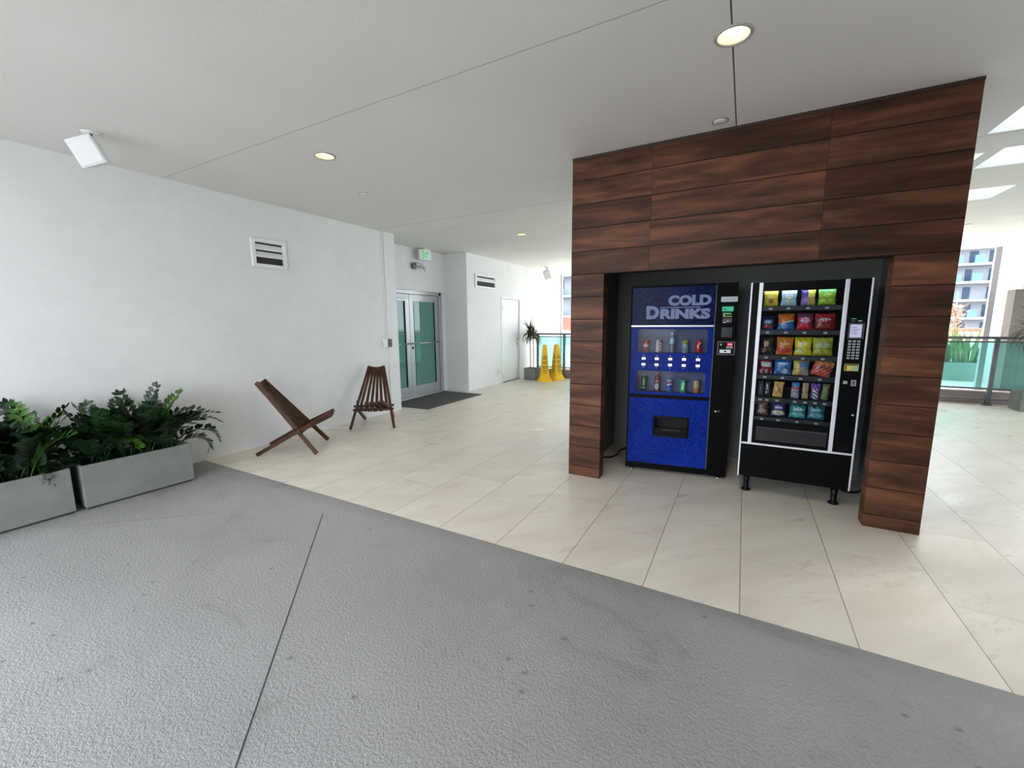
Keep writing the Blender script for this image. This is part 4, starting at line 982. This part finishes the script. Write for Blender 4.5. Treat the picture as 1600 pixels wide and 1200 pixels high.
# ------------------------------------------------------------------ wet-floor cones
M_yel = mat('safety_yellow', (240, 190, 20), .4)
M_blk = mat('black_print', (40, 34, 20), .6)
def make_cone(label, loc, rz):
    c = thing('floor_safety_cone', label, 'safety cone', loc, rz, 'tall yellow floor cones')
    prof = [(.185, 0), (.185, .02), (.150, .06), (.118, .14), (.100, .30), (.082, .55), (.060, .80), (.050, .90), (.030, .92)]
    mb = MB(); vs = []; rings = 16
    for r, z in prof:
        for k_ in range(4):
            for q in (-1, 1):       # chamfered square
                a = k_ * PI / 2; n_ = Vector((math.cos(a), math.sin(a), 0)); t_ = Vector((-math.sin(a), math.cos(a), 0)); p = n_ * r + t_ * q * r * .84; vs.append((p.x, p.y, z))
    fs = [(i * 8 + k_, i * 8 + (k_ + 1) % 8, (i + 1) * 8 + (k_ + 1) % 8, (i + 1) * 8 + k_) for i in range(len(prof) - 1) for k_ in range(8)]
    fs += [tuple((len(prof) - 1) * 8 + k_ for k_ in range(8))]
    mb.add(vs, fs, M_yel); mb.build('cone_body', c, .004)
    def rad(z):
        for (r0, z0), (r1, z1) in zip(prof, prof[1:]):
            if z0 <= z <= z1: return r0 + (r1 - r0) * (z - z0) / (z1 - z0)
    mb = MB()
    for k_ in range(4):
        for z, tx, wd in ((.60, 'CAUTION', .050), (.555, 'WET FLOOR', .055), (.48, 'CAUTION', .058), (.435, 'WET FLOOR', .062), (.36, 'CAUTION', .066), (.315, 'WET FLOOR', .070), (.26, 'CAUTION', .072), (.205, 'WET FLOOR', .05)):
            r_ = rad(z) + .001; r2 = rad(z + .028) + .001
            T_ = Matrix.Rotation(k_ * PI / 2 + rz * 0, 4, 'Z')
            tmp = MB(); text_mesh(tmp, tx, -wd, wd, z, z + .028, M_blk, offset=.05)
            vs2 = [(x, -(r_ + (r2 - r_) * (zz - z) / .028) - .0015, zz) for x, yy, zz in tmp.v]
            mb.add(vs2, tmp.f, M_blk, T_)
        mb.add([(-.014, -rad(.65) - .003, .645), (.014, -rad(.65) - .003, .645), (0, -rad(.675) - .003, .672)], [(0, 1, 2)], M_blk, Matrix.Rotation(k_ * PI / 2, 4, 'Z'))
    mb.build('printed_warning', c)
    return c
c1_ = make_cone('nearer of the two tall yellow wet-floor cones, beside the potted plant', (-4.37, 9.66, 0), math.radians(28))
c2_ = copy_tree(c1_); c2_.location = (-4.20, 10.02, 0); c2_.rotation_euler = (0, 0, math.radians(62)); c2_['label'] = 'tall yellow wet-floor cone standing behind the other cone, by the railing'

# ------------------------------------------------------------------ dracaenas in grey pots
def dracaena(label, loc, s=1.0, seed=3, trunk=.95, grp='potted dracaenas by the railing'):
    random.seed(seed)
    c = thing('potted_dracaena', label, 'potted plant', loc, 0, grp)
    mb = MB(); a = .165 * s; h = .30 * s
    mb.box(-a, a, -a, -a + .02, 0, h, M_planter); mb.box(-a, a, a - .02, a, 0, h, M_planter); mb.box(-a, -a + .02, -a + .02, a - .02, 0, h, M_planter); mb.box(a - .02, a, -a + .02, a - .02, 0, h, M_planter)
    mb.box(-a + .02, a - .02, -a + .02, a - .02, 0, .02, M_planter); mb.build('pot', c, .004)
    mb = MB(); mb.box(-a + .02, a - .02, -a + .02, a - .02, .02, h - .03, M_soil); mb.build('soil', c)
    for q, hh in ((-.035, trunk), (.03, trunk * .9)):
        top = Vector((q * 1.6 - .02, 0, h + hh * .72))
        mb = MB(); mb.tube(smooth([(q, .02 * (1 if q > 0 else -1), h - .05), (q * 1.4, 0, h + hh * .35), top]), .013, M_bark, 8); mb.build('stem', c)
        mb = MB()
        for k_ in range(90):
            az = random.uniform(0, 2 * PI); el = random.uniform(-.5, 1.35); L_ = random.uniform(.30, .44) * s * (1.15 if loc[0] > 0 else 1)
            d = Vector((math.cos(az), math.sin(az), 0)); p = top + Vector((0, 0, random.uniform(-.02, .14))); sd = Vector((-math.sin(az), math.cos(az), 0)); th = el; row = []
            for i in range(7):
                wd = .015 * s * (1 - (i / 6) ** 2) + .0008; row += [p - sd * wd, p + sd * wd]
                p = p + (d * math.cos(th) + Vector((0, 0, 1)) * math.sin(th)) * L_ / 6; th -= .16 + .08 * i * (1.3 - el) * .6
            lx = -.34 if loc[0] < -4.5 else -9; ly = 10.25 - loc[1] if loc[1] < 10.3 else 9     # leaves bend short of wall and rail
            row = [Vector((max(q_.x, lx), min(q_.y, ly), q_.z)) for q_ in row]
            mb.add(row, [(2 * i, 2 * i + 1, 2 * i + 3, 2 * i + 2) for i in range(6)], M_drac, None, True)
        mb.build('leaf_crown', c)
    return c
dracaena('spiky potted dracaena in a grey square pot beside the yellow cones', (-4.80, 9.82, 0), 1.0, 3, 1.20)
dracaena('spiky potted dracaena in a grey square pot at the right edge of the view', (4.17, 9.98, 0), 1.05, 8, 1.25)
dracaena('dracaena standing outside behind the glass railing, past the yellow cones', (-3.72, 11.4, 0), 1.0, 14, 1.1, None)

# snake plant planter outside
random.seed(5)
c = thing('snake_plant_planter', 'pale grey planter of tall striped snake plants on the terrace beyond the railing', 'planter', (4.66, 14.1, 0))
mb = MB(); M_pp = mat('pale_planter', (150, 168, 162), .8, noise=.05)
mb.box(-.38, .42, 0, .02, 0, .44, M_pp); mb.box(-.38, .42, .36, .38, 0, .44, M_pp); mb.box(-.38, -.36, .02, .36, 0, .44, M_pp); mb.box(.40, .42, .02, .36, 0, .44, M_pp); mb.build('planter_box', c, .004)
mb = MB(); mb.box(-.36, .40, .02, .36, .02, .40, M_soil); mb.build('soil', c)
for k_ in range(46):
    bx, by = random.uniform(-.32, .36), random.uniform(.06, .32); hh = random.uniform(.6, 1.0); az = random.uniform(0, PI); ln = Vector((random.uniform(-.22, .22) + (bx - .02) * .3, random.uniform(-.1, .1), 0))
    sd = Vector((math.cos(az), math.sin(az) * .5, 0)).normalized(); row = []
    for i in range(8):
        f_ = i / 7; wd = .028 * math.sin(PI * (.25 + .75 * f_)) + .001; p = Vector((bx, by, .38)) + Vector((0, 0, 1)) * hh * f_ + ln * f_ * f_ + sd.cross(Vector((0, 0, 1))) * .012 * math.sin(f_ * 5)
        row += [p - sd * wd, p + sd * wd]
    mb = MB(); mb.add(row, [(2 * i, 2 * i + 1, 2 * i + 3, 2 * i + 2) for i in range(7)], M_snake, None, True); o = mb.build('snake_leaf', c)
    sfy = o.modifiers.new('s', 'SOLIDIFY'); sfy.thickness = .004
# orange leaved shrub further back
c = thing('orange_shrub', 'small orange leaved shrub rising behind the snake plants', 'shrub', (5.5, 17.5, 0))
mb = MB(); mb.tube([(0, 0, 0), (.03, 0, .9), (-.02, 0, 2.3)], [.03, .025, .01], M_bark, 6); mb.build('stem', c)
mb = MB()
for k_ in range(200):
    z = random.uniform(.7, 1.9); az = random.uniform(0, 2 * PI); r = random.uniform(.03, .22) * (1 - abs(z - 1.6) / 2.2); p = Vector((r * math.cos(az), r * math.sin(az), z)); d = Vector((math.cos(az), math.sin(az), random.uniform(-.3, .9))).normalized() * .15; sd = d.cross(Vector((0, 0, 1))).normalized() * .05
    mb.add([p, p + d * .5 + sd, p + d, p + d * .5 - sd], [(0, 1, 2, 3)], M_orange, None, True)
mb.build('foliage', c)

# ------------------------------------------------------------------ far buildings
def tower(label, x0, x1, y, z0, z1, fh, bw_, wall, slab, glz, rail, seed, name='apartment_tower'):
    random.seed(seed)
    c = thing(name, label, 'building', ((x0 + x1) / 2, y, z0)); W = (x1 - x0) / 2; Hh = z1 - z0
    mb = MB(); mb.box(-W, W, 0, 12, 0, Hh, wall); mb.build('facade', c)
    nf = int(Hh / fh); nb = int((x1 - x0) / bw_)
    for f in range(nf):
        z = f * fh
        if z0 + z < -3: continue
        mb = MB(); mb.box(-W - .2, W + .2, -1.2, 0, z - .12, z + .12, slab); bl = mb.build('balcony', c)
        for b in range(nb):
            xa = -W + b * bw_
            if random.random() < .8:
                mb = MB(); mb.box(xa + .3, xa + bw_ - .5, -1.18, -1.14, z + .12, z + .85, rail); mb.build('balcony_rail', bl)
        for b in range(nb):
            xa = -W + b * bw_; q = random.uniform(.1, .4)
            mb = MB(); mb.box(xa + q, xa + q + bw_ * random.uniform(.3, .5), -.06, 0, z + .2, z + fh - .4, glz); mb.build('window', c)
    return c
T_w = mat('tower_white', (156, 159, 166), .8, spec=.1); T_g = mat('tower_glass_teal', (62, 84, 104), .3, spec=.2); T_r = mat('tower_rail', (104, 140, 156), .4, spec=.2); T_o = mat('orange_render', (176, 104, 90), .8, noise=.1, nscale=1)
tower('white high-rise apartment tower with rows of balconies seen past the right of the alcove', 14.5, 22.4, 60, -9, 15, 1.75, 1.5, T_w, T_w, T_g, T_r, 1)
tower('teal glass high-rise slab just right of the white tower', 22.9, 30, 66, -9, 15, 1.75, 1.5, mat('tower_teal', (104, 148, 156), .5, spec=.2), T_w, T_g, T_r, 2)
c = tower('white block with an orange lower storey seen left of the alcove', -19.5, -11, 45, -9, 14, 2.2, 2.4, T_w, T_w, T_g, T_r, 3, 'apartment_block')
mb = MB(); mb.box(-4.4, 4.4, -1.6, -1.3, 8.8, 10.9, T_o); mb.build('orange_storey', c)
mb = MB(); mb.box(11.5, 17, 45, 46, -9, .75, T_o); tag(mb.build('low_roof_building', None, .05), 'low orange-red building in front of the white tower', 'building')
